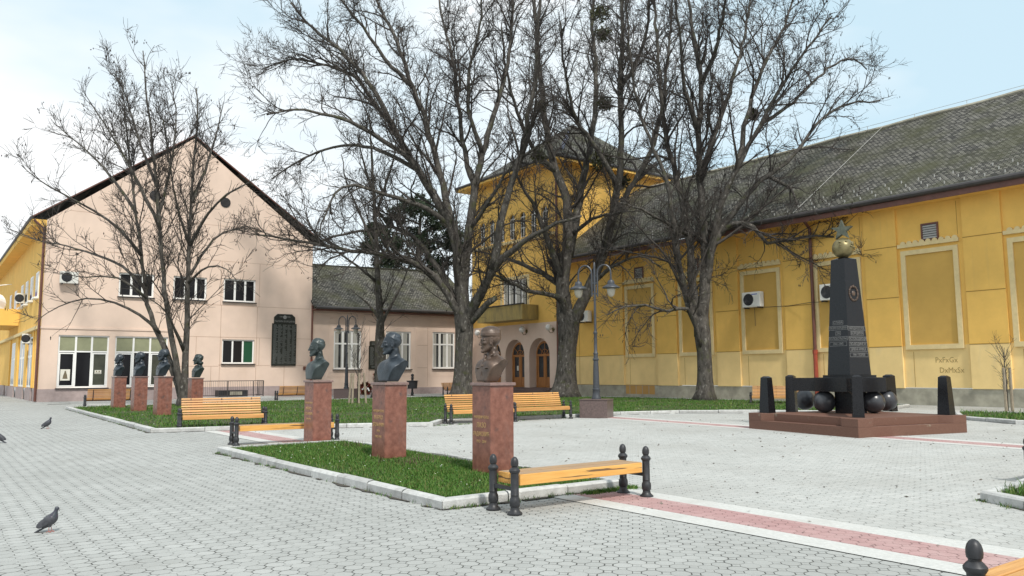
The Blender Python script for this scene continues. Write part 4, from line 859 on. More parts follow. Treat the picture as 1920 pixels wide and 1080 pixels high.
# front row
p = corner(G(920, 891, .08), .43); pedestal(*p, .43, 1.25, 'red granite pedestal under the bust in a soldier cap, nearest the backless bench', [('НАРОДНИ ХЕРОЈ', .80, .058), ('ЛАЗО', .685, .10), ('РАДАКОВИЋ', .56, .088), ('1913 - 2014', .455, .062)]); bust_obj(p[0]-.02, p[1], 1.39, .76, M['bronzebrown'], 'brown bronze bust of a man in a soldier cap, facing left', FACE-.05, hair='cap', coat=True, turn=-.50)
p = corner(G(721, 862, .08), .43); pedestal(*p, .43, 1.24, 'red granite pedestal with reddish veins, middle of the front row of three', [('НАРОДНИ ХЕРОЈ', .80, .058), ('ЖАРКО', .69, .10), ('ЗРЕЊАНИН', .57, .088), ('УЧА', .46, .062), ('1902-1942', .37, .062)]); bust_obj(p[0]+.05, p[1], 1.38, .84, M['bronze'], 'large dark bronze bust of a bare-necked man with swept hair, middle of the front three', FACE-.02, hair='wavy', coat=False, neckr=.066, wide=1.12, hs=1.33, turn=-.46)
p = corner(G(586, 829, .08), .43); pedestal(*p, .43, 1.26, 'red granite pedestal under the slim-necked bust, farthest of the front row of three', [('НАРОДНА ХЕРОЈ', .82, .058), ('МАРКО', .70, .09), ('СТОЈАНОВИЋ', .59, .075), ('1913-1942', .48, .06)]); bust_obj(p[0]-.02, p[1], 1.40, .90, M['bronzegreen'], 'greenish bronze bust of a slim-necked young man, farthest of the front three', FACE-.05, hair='wavy', coat=False, neckr=.050, hs=1.27, turn=-.50)
# back row (left lawn): near corners measured in the photograph
back = [(294, 778.5, 'short', 'bronze', True, 'dark bronze bust nearest in the left row, in front of the tree trunks', 'red pedestal nearest in the left row, just left of the backed bench'),
        (250.5, 770.5, 'short', 'bronze', True, 'dark bronze bust of a man, second in the left row', 'red pedestal second in the left row, before the shop window'),
        (212.5, 764.5, 'wavy', 'bronze', True, 'dark bronze bust of a man, farthest left before the shop windows', 'red pedestal farthest left, with the dark slatted bench behind it')]
for px, py, hr, mt, ct, lab, lab2 in back:
    q = corner(G(px, py, .10), .5); pedestal(*q, .5, 1.36, lab2, [], z=.08); bust_obj(q[0], q[1], 1.50, .98, M[mt], lab, FACE-.05, hair=hr, coat=ct, turn=-.35)
q = corner(G(358, 765, .10), .5); pedestal(*q, .5, 1.28, 'red pedestal right of the tree trunks, half hidden by the backed bench', [], z=.08); bust_obj(q[0]+.1, q[1], 1.42, 1.02, M['bronzegreen'], 'bronze bust of a woman with rolled hair, right of the tree trunks', FACE-.05, hair='woman', coat=True, turn=-.42)

# ================================================================== MONUMENT
MA = R(24.5); MC = (8.85, 21.15); PC = (8.76, 20.85)
Pm = 3.65
plat = thing('monument_platform', 'low brown granite platform with a tread cut into each side', 'platform', (*PC, 0), MA)
hp = Pm/2; PH = .43
def notched(n0, d): return [(-hp, -hp), (-n0, -hp), (-n0+.25, -hp+d), (n0-.25, -hp+d), (n0, -hp), (hp, -hp), (hp, -n0), (hp-d, -n0+.25), (hp-d, n0-.25), (hp, n0), (hp, hp), (n0, hp), (n0-.25, hp-d), (-n0+.25, hp-d), (-n0, hp), (-hp, hp), (-hp, n0), (-hp+d, n0-.25), (-hp+d, -n0+.25), (-hp, -n0)]
build('lower_step', MB().prism([(-hp, -hp), (hp, -hp), (hp, hp), (-hp, hp)], 0, .24), M['platform'], plat, bevel=.008)
build('upper_step', MB().prism(notched(1.35, .22), .241, PH), M['platform'], plat, bevel=.006)
mon = thing('obelisk_monument', 'black granite obelisk with a brass ball and star on top', 'monument', (*MC, PH), MA)
def sq(h): return [(-h, -h), (h, -h), (h, h), (-h, h)]
def rotq(pts, a): return [(x*cos(a)-y*sin(a), x*sin(a)+y*cos(a)) for x, y in pts]
ob0, ob1, zb, zt = .375, .225, .96, 4.05
build('core', MB().prism(sq(.27), 0, .56), M['black'], mon)
build('collar', MB().prism(sq(.62), .56, .93), M['black'], mon, bevel=.008)
build('foot_plate', MB().prism(sq(.46), .931, .99), M['black'], mon)
build('shaft', MB().prism(sq(ob0), .991, zt, sq(ob1)), M['black'], mon, bevel=.006)
build('shaft_cap', MB().prism(sq(ob1), zt, zt+.06, sq(.07)), M['black'], mon)
posts = [(-1.05, -1.5, 1), (-1.62, 1.2, 1), (1.2, 1.45, 1)]
ps = [(-1.45, -1.55), (-.78, 1.3), (1.68, .2)]
for (x, y) in ps:
    a = math.atan2(-y, -x); L0 = math.hypot(x, y)
    po = build('post', MB().prism(sq(.13), 0, .96, sq(.11)).prism(sq(.11), .96, 1.0, sq(.05)), M['black'], mon); po.location = (x, y, 0); po.rotation_euler = (0, 0, a)
    bm = build('beam', MB().box(.1, L0-.45, -.13, .13, .57, .92), M['black'], mon); bm.location = (x, y, 0); bm.rotation_euler = (0, 0, a)
build('finial_ball', MB().sphere((0, 0, zt+.31), .275, 24, 16), M['brass'], mon, True)
# relief patches on the ball
rel = MB(); rr = random.Random(5)
for _ in range(14):
    th, ph = rr.uniform(-2.7, -.3), rr.uniform(-.1, .6); c = np.array((cos(th)*cos(ph), sin(th)*cos(ph), sin(ph)))*.278
    rel.sphere((c[0], c[1], zt+.31+c[2]), .035, 8, 5, (1, 1, .6))
build_each('ball_relief', rel, M['brass'], mon, smooth=True)
st = MB(); pts = []
for k in range(10): r = .28 if k % 2 == 0 else .112; pts.append((r*sin(k*pi/5), r*cos(k*pi/5)))
n = len(pts); i0 = 0
st.v = [(x, 0, z) for x, z in pts]+[(0, -.10, 0), (0, .10, 0)]
for k in range(10): st.f.append((k, (k+1) % 10, 10)); st.f.append(((k+1) % 10, k, 11))
st2 = MB().vprism(pts, -.075, .075)
so = build('star', st2, M['verdigris'], mon); so.location = (0, 0, zt+.79); so.rotation_euler = (0, 0, R(-62))
def on_face(side, z, off=.004):     # position on the shaft's left (-x) or right (-y) face
    hw = ob0+(ob1-ob0)*(z-.99)/(zt-.99)+off; return (-hw, 0, z) if side == 'l' else (0, -hw, z)
tilt = math.atan((ob0-ob1)/(zt-.99))
for side, rows in (('l', [('СЛАВА', 2.36), ('ПАЛИМ БОРЦИМА', 2.22), ('ЗА', 2.08), ('ОСЛОБОЂЕЊЕ', 1.94), ('1941-1945', 1.80)]), ('r', [('НАРОДНООСЛОБ.', 2.20), ('БОРЦИМА', 2.07), ('ОСЛОБОДИОЦИ', 1.93), ('ВОЈВОДИНЕ И', 1.79), ('ЦРВЕНА АРМИЈА', 1.65), ('1944  У БОРБИ', 1.51)])):
    for body, z in rows:
        rz = -pi/2 if side == 'l' else 0; wl = min(.62, .058*len(body)+.04)
        o = text_on('inscription', body, .095, M['silver'], mon, on_face(side, z), rot=(pi/2-tilt, 0, rz), sx=min(1, wl*.92/(.066*len(body))), depth=.001)
        f = MB().box(-wl/2, wl/2, -.002, .001, .046, .053).box(-wl/2, wl/2, -.002, .001, -.053, -.046).box(-wl/2-.007, -wl/2, -.002, .001, -.053, .053).box(wl/2, wl/2+.007, -.002, .001, -.053, .053)
        fo = build('inscription_frame', f, M['silver'], mon); fo.location = on_face(side, z); fo.rotation_euler = (-tilt, 0, rz)
em = MB()
for k in range(22): em.tube([(.13*cos(k*2*pi/22), 0, .165*sin(k*2*pi/22)), (.13*cos((k+1)*2*pi/22), 0, .165*sin((k+1)*2*pi/22))], .022+.006*(k % 2), 5)
em.sphere((0, 0, 0), .06, 10, 6, (1, .4, 1.1)); em.vprism([(.05*sin(k*pi/5)*(1 if k % 2 == 0 else .42), .15+.05*cos(k*pi/5)*(1 if k % 2 == 0 else .42)) for k in range(10)], -.03, .0)
eo = build('emblem', em, M['bronzebrown'], mon, True); eo.location = on_face('r', 3.12, .0); eo.scale = (1.15, 1.15, 1.15); eo.rotation_euler = (-tilt, 0, 0)
bpy.context.view_layer.update()
for (x, y), lab in (((-1.48, 1.48), 'small tapered black stone bollard at the left corner of the monument platform'), ((1.52, -1.52), 'small tapered black stone bollard at the right corner of the monument platform')):
    o = build('stone_bollard', MB().prism(sq(.15), 0, .93, sq(.105)).prism(sq(.105), .93, .97, sq(.05)), M['black']); c = fix(plat, x, y, PH+.001); o.location = c; o.rotation_euler = (0, 0, MA+.2); tag(o, lab, 'bollard', 'corner bollards of the monument platform')
def ball(px, py, lab):
    x, y = G(px, py, PH+.0); o = build('stone_ball', MB().sphere((0, 0, .29), .29, 28, 18), M['ball'], None, True); o.location = (x, y+.05, PH); o.rotation_euler = (0, 0, random.random()*6); tag(o, lab, 'stone ball', 'granite balls round the obelisk')
ball(1511, 769, 'polished dark stone ball nearest the left post of the monument'); ball(1548, 774, 'polished dark stone ball in front of the left beam of the monument'); ball(1640, 775, 'dull dark stone ball just right of the front post'); ball(1664, 771.5, 'dark stone ball half hidden behind another, far right of the monument')

# ================================================================== STREET LAMPS
def street_lamp(x, y, s, label, rz, block=(.9, .62), z=0):
    t = thing('street_lamp', label, 'street lamp', (x, y, z), rz, 'two-armed street lamps'); t.scale = (s, s, s)
    b, h = block
    build('base_block', MB().box(-b/2, b/2, -b/2, b/2, 0, h).box(-b/2-.02, b/2+.02, -b/2-.02, b/2+.02, h+.002, h+.03), M['block'], t, bevel=.006)
    build('column', MB().lathe([(.17, 0), (.17, .05), (.135, .12), (.13, .30), (.145, .33), (.115, .36), (.10, 1.0), (.085, 1.30), (.11, 1.33), (.11, 1.37), (.08, 1.40), (.075, 1.52), (.095, 1.55), (.06, 1.60), (.055, 2.2), (.075, 2.24), (.075, 2.28), (.045, 2.32), (.04, 4.55), (.03, 4.7), (.0, 4.74)], (0, 0, h+.03), 12), M['lampgrey'], t, 'auto')
    for sx in (-1, 1):
        pts = [(sx*.10, 0, h+3.55), (sx*.10, 0, h+4.35)]+[(sx*(.34-.24*cos(k*pi/8)), 0, h+4.35+.30*sin(k*pi/8)) for k in range(1, 9)]+[(sx*.58, 0, h+4.12)]
        build('arm', MB().tube(pts, .032, 6).box(min(0, sx*.13), max(0, sx*.13), -.02, .02, h+3.62, h+3.68).box(min(0, sx*.13), max(0, sx*.13), -.02, .02, h+4.0, h+4.06), M['lampgrey'], t)
        hd = build('lamp_head', MB().lathe([(.05, .34), (.05, .30), (.10, .29), (.13, .22), (.13, .16), (.20, .12), (.30, .06), (.31, .03), (.16, .02)][::-1], (sx*.58, 0, h+3.80), 16), M['lampgrey'], t, 'auto')
        build('lamp_glass', MB().lathe([(.02, -.28), (.09, -.25), (.13, -.16), (.15, -.05), (.155, .018)], (sx*.58, 0, h+3.80), 14), M['lampglass'], hd, True)
    return t
lx, ly = G(1121, 784, 0); street_lamp(lx, ly+.35, 1.0, 'grey two-armed street lamp on a stone block beside the long slatted bench', R(-20), (.95, .60))
lx, ly = G(649, 748, 0); street_lamp(lx, ly, .98, 'grey two-armed street lamp far off before the low pink wing', R(-10), (1.2, .62))

# ================================================================== BENCHES
POST = [(.082, 0), (.082, .012), (.055, .035), (.046, .06), (.046, .075), (.056, .088), (.058, .13), (.054, .16), (.045, .175), (.045, .20), (.047, .203), (.045, .206), (.045, .425), (.049, .43), (.060, .447), (.060, .462), (.044, .482), (.032, .492), (.034, .503), (.040, .508), (.043, .530), (.0415, .555), (.035, .578), (.022, .596), (.008, .604), (0, .605)]
def posts_of(t, L_, dep):
    for x in (-L_/2, L_/2):
        for y in (-dep/2, dep/2): build('post', MB().lathe(POST, (x, y, .008), 16), M['dark'], t, 'auto')
def add_planks(t, lst, m, name):
    for x0, x1, y0, y1, z0, z1 in lst: build(name, MB().box(x0, x1, y0, y1, z0, z1), m, t, bevel=.006)
def bench_plain(loc, rz, label, L_=2.0, slat=False):
    t = thing('backless_bench', label, 'bench', loc, rz, 'backless benches'); dep = .40; posts_of(t, L_, dep)
    rl = MB()
    for x in (-L_/2, L_/2): rl.box(x-.02, x+.02, -dep/2, dep/2, .25, .29)
    build('rail', rl, M['dark'], t)
    a = L_/2-.07
    if slat: add_planks(t, [(-a, a, -.235+.122*k, -.235+.122*k+.105, .345, .42) for k in range(4)], M['wood'], 'slat')
    else:
        for y0, y1 in ((-.205, -.003), (.003, .205)):
            pl_ = build('plank', MB().box(-a, a, y0, y1, .30, .418), M['woodbeam'], t, bevel=.006); build('worn_top', MB().box(-a+.008, a-.008, y0+.006, y1-.006, .4185, .421), M['woodold'], pl_)
    return t
def bench_backed(loc, rz, label, L_=2.0):
    t = thing('backed_bench', label, 'bench', loc, rz, 'slatted benches with a back'); dep = .42
    for x in (-L_/2, L_/2):
        build('post', MB().lathe(POST, (x, -dep/2-.02, .008), 14), M['dark'], t, 'auto'); build('post', MB().lathe(POST, (x, dep/2-.05, .008), 14), M['dark'], t, 'auto')
    a = L_/2-.06; fr_ = MB()
    for x in (-a+.25, a-.25, 0): fr_.tube([(x, -.22, .36), (x, .18, .35), (x, .27, .45), (x, .38, .86)], .02, 6)
    fr_.box(-L_/2, L_/2, -.02, .02, .30, .33); build('frame', fr_, M['dark'], t)
    for k in range(4):
        y = -.25+k*.112; build('seat_slat', MB().box(-a, a, y, y+.098, .375+(.012 if k == 0 else 0)-.004*k, .412+(.012 if k == 0 else 0)-.004*k), M['wood'], t, bevel=.006)
    build('seat_slat', MB().box(-a, a, -.275, -.252, .305, .40), M['wood'], t, bevel=.006)
    for k in range(7):
        z = .43+k*.066; y = .225+k*.025; sl_ = build('back_slat', MB().box(-a, a, -.014, .014, -.024, .024), M['wood'], t, bevel=.005); sl_.location = (0, y, z+.02); sl_.rotation_euler = (R(-20), 0, 0)
    return t
def mid_of(a, b): return ((a[0]+b[0])/2, (a[1]+b[1])/2)
fA, fB = (0.0, 8.78), (1.6, 9.96)
m_ = mid_of((-.095, 8.95), (1.5, 10.09)); bench_plain((*m_, 0), A0, 'thick-planked backless bench in the foreground at the corner of the grass bed', 2.0)
m_ = mid_of(G(443, 835), G(632, 827)); bench_plain((m_[0]-.1, m_[1]+.15, 0), R(33), 'backless bench at the far end of the front grass bed, partly behind the slim-necked bust', 2.25)
bp_ = (2.45, 4.38); c_ = add2(bp_, .95, -.2); bench_plain((*c_, 0), A0, 'slatted backless bench cut off by the lower right corner', 1.9, slat=True)
c_ = add2(G(1931, 906), .97, -.2); bench_plain((*c_, 0), A0, 'bench whose dark post just shows at the right edge', 1.95, slat=True)
mA = mid_of(G(337, 812), G(482, 801)); B0 = bench_backed((mA[0]-.02, mA[1]+.22, 0), R(27), 'slatted orange bench in front of the left row of busts', 2.25)
mA = mid_of(G(838, 796), G(962, 791)); q_ = mid_of(G(948, 790), G(1074, 785))
g2 = 'slatted benches with a back'
bB = dup(B0, (mA[0]-.02, mA[1]+.2, 0), R(31), 'slatted orange bench behind the capped bust, left of the pair', g2)
bC = dup(B0, (q_[0]-.02, q_[1]+.2, 0), R(33), 'slatted orange bench behind the capped bust, right of the pair, by the street lamp', g2)
a_ = G(157, 764); dup(B0, (a_[0]+1.05, a_[1]+.5, 0), R(33)+pi, 'slatted bench seen from behind, in front of the shop windows', g2)
a_ = G(511, 752); dup(B0, (a_[0]+1.2, a_[1]+.5, 0), R(33)+pi, 'slatted bench seen from behind, under the tall dark plaque', g2)
a_ = G(822, 740); dup(B0, (a_[0]+1.1, a_[1]+.3, 0), R(60), 'small far bench left of the first big trunk by the porch', g2)
a_ = G(1460, 760); dup(B0, (a_[0], a_[1]+.3, 0), R(-20), 'slatted orange bench seen behind the monument bollard', g2)

# ================================================================== BIN, RAILING, PIGEONS, FLAG
bx_, by_ = G(773, 742); lb = thing('litter_bin', 'dark round litter bin on a post before the low pink wing', 'bin', (bx_, by_, 0), 0)
build('post', MB().lathe([(.14, 0), (.14, .03), (.09, .06), (.11, .2), (.07, .28), (.07, .5)], (0, 0, 0), 12), M['dark'], lb, 'auto'); build('bucket', MB().lathe([(.34, .5), (.38, 1.0), (.42, 1.02), (.42, 1.06), (.1, 1.08)], (0, 0, 0), 18), M['dark'], lb, 'auto'); build('knob', MB().lathe([(.08, 1.08), (.08, 1.2), (.13, 1.25), (.07, 1.33), (.11, 1.42), (.1, 1.5), (0, 1.56)], (0, 0, 0), 12), M['dark'], lb, 'auto')
rl_ = thing('area_railing', 'thin brown metal railing round the cellar opening of the pink building', 'railing', fix(pink, 8.4, -1.4, 0), A0)
rm = MB(); 
for z in (.18, 1.12): rm.box(0, 4.6, -.02, .02, z, z+.045); rm.box(4.56, 4.6, .02, 1.3, z, z+.045)
for x in (0, 2.2, 3.9, 4.56): rm.box(x, x+.05, -.025, .025, .1, 1.16)
build_each('rail', rm, M['gutter'], rl_); bm_ = MB()
for k in range(38): bm_.box(.1+k*.12, .112+k*.12, -.006, .006, .2, 1.12)
for k in range(10): bm_.box(4.574, 4.586, .1+k*.12, .112+k*.12, .2, 1.12)
build('bar', bm_, M['gutter'], rl_)
tag(build('railing_base', MB().box(0, 5.6, -.3, 1.35, 0, .1), M['kerb']), kind='structure'); o = bpy.data.objects['railing_base']; o.location = fix(pink, 8.1, -1.4, 0); o.rotation_euler = (0, 0, A0)
ht = thing('cellar_hatch', 'low dark cellar hatch behind the railing', 'hatch', fix(pink, 10.2, -.95, .1), A0); build('box', MB().box(0, 1.9, 0, .8, 0, .42), M['dark'], ht); build('lid', MB().box(.7, 1.5, -.06, -.002, .1, .34), M['concrete'], ht)
def pigeon(loc, rz, s, label, bend=0):
    def f(p):
        b = s_ell(np.stack([p[..., 0]*cos(.42)+(p[..., 2]-.095)*sin(.42), p[..., 1], -p[..., 0]*sin(.42)+(p[..., 2]-.095)*cos(.42)], -1), (0, 0, 0), (.085, .044, .048))
        b = smin(b, s_cap(p, (.045, 0, .12), (.066, 0, .178), .034, .017), .03); b = smin(b, s_ell(p, (.072, 0, .190), (.021, .016, .017)), .012)
        t = s_ell(np.stack([p[..., 0]*cos(.38)+(p[..., 2]-.055)*sin(.38), p[..., 1], -p[..., 0]*sin(.38)+(p[..., 2]-.055)*cos(.38)], -1), (-.10, 0, 0), (.065, .024, .009)); b = smin(b, t, .02)
        b = smin(b, s_cap(p, (.088, 0, .188), (.108, 0, .180), .006, .002), .004); ay = p.copy(); ay[..., 1] = np.abs(p[..., 1])
        w_ = s_ell(np.stack([p[..., 0]*cos(.45)+(p[..., 2]-.095)*sin(.45), ay[..., 1], -p[..., 0]*sin(.45)+(p[..., 2]-.095)*cos(.45)], -1), (-.035, .038, .005), (.085, .010, .032)); b = smin(b, w_, .008)
        return smin(b, s_cap(ay, (.005, .018, .07), (.012, .018, .045), .014, .007), .01)
    vv, ff = surface(f, (-.19, -.07, .0), (.13, .07, .23), .0045); t = thing('pigeon', label, 'pigeon', loc, rz, 'pigeons on the paving'); t.scale = (s*.92, s*1.08, s*1.2)
    body = npmesh('body', vv, ff, M['pigeon'], t, True)
    me = body.data; me.materials.append(M['pigeonneck']); me.materials.append(M['flagwhite'])
    for pl_ in me.polygons:
        c = pl_.center
        if c[2] > .125 and c[0] > .02: pl_.material_index = 1
    lg = MB()
    for yv, dx in ((-.018, .0), (.018, .016)):
        lg.tube([(.012, yv, .05), (.008+dx, yv, .008)], .004, 5)
        for a in (-.5, 0, .5, pi): lg.tube([(.008+dx, yv, .008), (.008+dx+.026*cos(a), yv+.026*sin(a), .003)], .0028, 4)
    build('legs', lg, M['pinkleg'], t)
x, y = G(91, 998); pigeon((x, y, .0), R(8), .98, 'dark grey pigeon walking on the paving in the left foreground')
x, y = G(88, 804); pigeon((x, y, .0), R(5), 1.35, 'small distant pigeon with a pale wing on the left walkway')
x, y = G(-2, 831); pigeon((x, y, .0), R(190), 1.25, 'pigeon half cut off by the left edge')
fl_ = thing('flag', 'red, blue and white flag drooping from the yellow balcony at the left edge', 'flag', tuple(V(-4, 540, 62.0)), A0)
def cloth(u0, u1, m, nm):
    fm = MB(); n = 12; P = lambda u, k: (-1.4+2.2*u+.25*sin(k*.5), .14*sin(k*.9+u*4), -2.9*k/n*(1-.25*u)-.9*u*u)
    for k in range(n): fm.quad(P(u0, k), P(u1, k), P(u1, k+1), P(u0, k+1))
    build(nm, fm, M[m], fl_, True)
cloth(.0, .22, 'flagred', 'red_stripe'); cloth(.22, .46, 'flagblue', 'blue_stripe'); cloth(.46, .8, 'flagwhite', 'white_stripe')
for o in fl_.children:
    for v in o.data.vertices: v.co.z = min(v.co.z, 0)
build('pole', MB().tube([(-1.6, 0, -.1), (.9, 0, .35)], .04, 6), M['white'], fl_)

# ================================================================== TREES
def tubes_np(P, Rr, k):
    """P (N,m,3), Rr (N,m) -> verts, quads"""
    N_, m = P.shape[:2]; T = np.empty_like(P); T[:, 1:-1] = P[:, 2:]-P[:, :-2]; T[:, 0] = P[:, 1]-P[:, 0]; T[:, -1] = P[:, -1]-P[:, -2]; T /= np.linalg.norm(T, axis=-1, keepdims=True)+1e-9
    ax = np.where(np.abs(T[:, :1, 2:3]) < .8, np.array([0, 0, 1.]), np.array([1., 0, 0])); a = np.cross(T, np.broadcast_to(ax, T.shape)); a /= np.linalg.norm(a, axis=-1, keepdims=True)+1e-9; b = np.cross(T, a)
    an = np.arange(k)*2*pi/k; v = P[:, :, None]+Rr[:, :, None, None]*(np.cos(an)[None, None, :, None]*a[:, :, None]+np.sin(an)[None, None, :, None]*b[:, :, None])
    idx = np.arange(N_*m*k).reshape(N_, m, k); q = np.stack([idx[:, :-1], np.roll(idx[:, :-1], -1, 2), np.roll(idx[:, 1:], -1, 2), idx[:, 1:]], -1).reshape(-1, 4)
    return v.reshape(-1, 3), q
def catmull(P, step):
    P = np.array(P); n = len(P); E = np.vstack([2*P[0]-P[1], P, 2*P[-1]-P[-2]]); o = []
    for i in range(n-1):
        p0, p1, p2, p3 = E[i:i+4]; c = max(2, int(np.linalg.norm((p2-p1)[:3])/step))
        for t in np.arange(c)/c: o.append(.5*((2*p1)+(-p0+p2)*t+(2*p0-5*p1+4*p2-p3)*t*t+(-p0+3*p1-3*p2+p3)*t**3))
    o.append(P[-1]); return np.array(o)
def grow(base, dirs, lens, r0, m, up, wig, rg, r_end):
    """N curved shoots from base points; up>0 bends them skyward, <0 droops"""
    N_ = len(base); P = np.zeros((N_, m, 3)); P[:, 0] = base; d = dirs.copy(); Rr = np.zeros((N_, m)); Rr[:, 0] = r0; kink = rg.normal(0, 1, (N_, 3))
    for j in range(1, m):
        kink = .35*kink+rg.normal(0, 1, (N_, 3)); d = d+kink*wig; d[:, 2] += up; d /= np.linalg.norm(d, axis=1, keepdims=True)
        P[:, j] = P[:, j-1]+d*(lens/(m-1))[:, None]; Rr[:, j] = r0+(r_end-r0)*(j/(m-1))
    return P, Rr
def spawn(P, Rr, per_m, t0, ang, rg, t1=1.0):
    """choose points along shoots and side directions there"""
    seg = np.linalg.norm(P[:, 1:]-P[:, :-1], axis=-1); tot = seg.sum(1); n = rg.poisson(np.maximum(tot*per_m, .3)); idx = np.repeat(np.arange(len(P)), n); t = t0+(t1-t0)*rg.random(len(idx))**.9
    m = P.shape[1]; x = t*(m-1); i = np.minimum(x.astype(int), m-2); fr_ = (x-i)[:, None]; pos = P[idx, i]*(1-fr_)+P[idx, i+1]*fr_; tan = P[idx, i+1]-P[idx, i]; tan /= np.linalg.norm(tan, axis=1, keepdims=True)+1e-9
    rv = rg.normal(0, 1, (len(idx), 3)); rv -= tan*(rv*tan).sum(1, keepdims=True); rv /= np.linalg.norm(rv, axis=1, keepdims=True)+1e-9
    a = rg.normal(ang, .22, len(idx))[:, None]; d = tan*np.cos(a)+rv*np.sin(a); rad = Rr[idx, i]*(1-fr_[:, 0])+Rr[idx, i+1]*fr_[:, 0]
    return idx, t, pos, d, rad, tot[idx]
def bare_tree(name, label, Y, trunk, limbs, seed, dens=1.0, pods=900, mist=(), group='bare trees on the square', zbase=.08, lscale=1.0, thick=1.0, limb=.78, l1=1.0, wig=1.0, trk=.8, l1r=.014, lt0=.14):
    """trunk, limbs: traced outlines (x, y, half-width in photo pixels); each limb also gets its own depth swing"""
    rg = np.random.default_rng(seed); pp = []; placed = []
    def solve(pts, swing, y0):
        n = len(pts); s = [0]
        for a, b in zip(pts, pts[1:]): s.append(s[-1]+math.hypot(b[0]-a[0], b[1]-a[1]))
        q = []
        for (px, py, r), t in zip(pts, s):
            yy = y0+swing*(t/s[-1])**1.15; q.append((*V(px, py, yy), r/F_PX*yy*thick))
        return np.array(q)
    tq = solve(trunk, 0, Y); tq[0, 2] = zbase-.1; tq[:, 3] *= trk; tq[-1, 3] *= .5; tp = catmull(tq, .5); placed.append((trunk, Y, 0)); pp.append(tp)
    for pts, swing in limbs:
        y0 = Y; best = 1e9
        for q in pp:
            for p_ in q:
                # nearest existing wood to the limb's start
                pr = V(pts[0][0], pts[0][1], p_[1]); dd = np.linalg.norm(pr-p_[:3])
                if dd < best: best = dd; y0 = p_[1]
        
        if abs(pts[0][1]-trunk[-1][1]) < 45 and math.hypot(pts[0][0]-trunk[-1][0], pts[0][1]-trunk[-1][1]) < 60:      # big limbs part from low inside the trunk
            tx = np.interp(-(trunk[-1][1]+60), [-q[1] for q in trunk], [q[0] for q in trunk]); pts = [(tx+(pts[0][0]-tx)*.12, trunk[-1][1]+62, pts[0][2]*.95), (tx+(pts[0][0]-tx)*.45, (trunk[-1][1]+62+pts[0][1])/2, pts[0][2]*1.02)]+list(pts[1:] if abs(pts[0][1]-trunk[-1][1]-62) < 12 else pts)
        sp3 = solve(pts, swing*lscale, y0); sp3[:, 3] *= np.linspace(.95, limb, len(sp3)); c = catmull(sp3, .55); c[1:-1, :3] += rg.normal(0, .035*wig, (len(c)-2, 3)); pp.append(c)
    base = tp[0]; root = thing(name, label, 'tree', (base[0], base[1], zbase), 0, group); off = np.array((base[0], base[1], zbase))
    mb = MB()
    for j, c in enumerate(pp):
        if j == 0:   # root flare and a fluted trunk
            rr_ = c[:, 3].copy(); hz = c[:, 2]-c[0, 2]; rr_ *= 1+.62*np.exp(-hz/.40)+.08*np.exp(-hz/1.4); s = len(mb.v); mb.tube(c[:, :3]-off, rr_, 18)
            ctr = c[:, :3]-off
            for vi in range(s, len(mb.v)):
                ri = (vi-s)//18; q = (vi-s) % 18; v = np.array(mb.v[vi]); k_ = 1+.07*sin(q*2*pi/18*4+ri*.15)+.05*sin(q*2*pi/18*7+1)+.13*math.exp(-hz[ri]/.4)*sin(q*2*pi/18*5); mb.v[vi] = tuple(ctr[ri]+(v-ctr[ri])*k_)
        else: mb.tube(c[:, :3]-off, np.maximum(c[:, 3], .012), 8)
    build('trunk', mb, M['bark'], root, True)
    # side shoots
    VV, FF = [], []; n0 = 0
    def put(P, Rr, k):
        nonlocal n0
        v, q = tubes_np(P-off, Rr, k); VV.append(v); FF.append(q+n0); n0 += len(v)
    L1P, L1R = [], []
    for j, c in enumerate(pp[1:]):
        P = c[None, :, :3]; Rr = c[None, :, 3]; idx, t, pos, d, rad, tot = spawn(P, Rr, 2.5*dens, lt0, .58, rg); ln = l1*(.20+.80*rg.random(len(t))**1.3)*np.minimum(tot*.52, 6.2)*(1.15-(.62 if wig == 1 else .85)*t); d[:, 2] += .18; d /= np.linalg.norm(d, axis=1, keepdims=True)
        a, b = grow(pos, d, ln, np.minimum(rad*.6, .011+l1r*ln), 9, .05, .15*wig, rg, .008); L1P.append(a); L1R.append(b)
    a, b = np.concatenate(L1P), np.concatenate(L1R); put(a, b, 5)
    lim = [c[np.maximum(np.arange(len(c)-6, len(c)), 0)]+rg.normal(0, 1e-4, (6, 4)) for c in pp[1:]]; tips = [np.stack([c[:, :3] for c in lim])]
    tp_r = np.stack([np.abs(c[:, 3]) for c in lim])
    idx, t, pos, d, rad, tot = spawn(a, b, 3.2*dens, .12, .62, rg); d[:, 2] += .10; d /= np.linalg.norm(d, axis=1, keepdims=True); ln = (.3+.7*rg.random(len(t)))*np.clip(tot*.5, .35, 1.5)
    a2, b2 = grow(pos, d, ln, np.minimum(rad*.65, .018), 6, .04, .20*wig, rg, .008); put(a2, b2, 4)
    allP = a2; idx, t, pos, d, rad, tot = spawn(a2, b2, 5.6*dens, .2, .65, rg); ln = .2+.55*rg.random(len(t))
    a3, b3 = grow(pos, d, ln, np.full(len(t), .0105), 4, .03, .22*wig, rg, .006); put(a3, b3, 3)
    idx, t, pos, d, rad, tot = spawn(tips[0], np.maximum(tp_r, .01), 5*dens, .1, .6, rg); ln = (.3+.8*rg.random(len(t)))*(1 if wig == 1 else .4); a4, b4 = grow(pos, d, ln, np.full(len(t), .01), 5, .03, .18, rg, .005); put(a4, b4, 3)
    npmesh('branches', np.concatenate(VV), np.concatenate(FF), M['twig'], root)
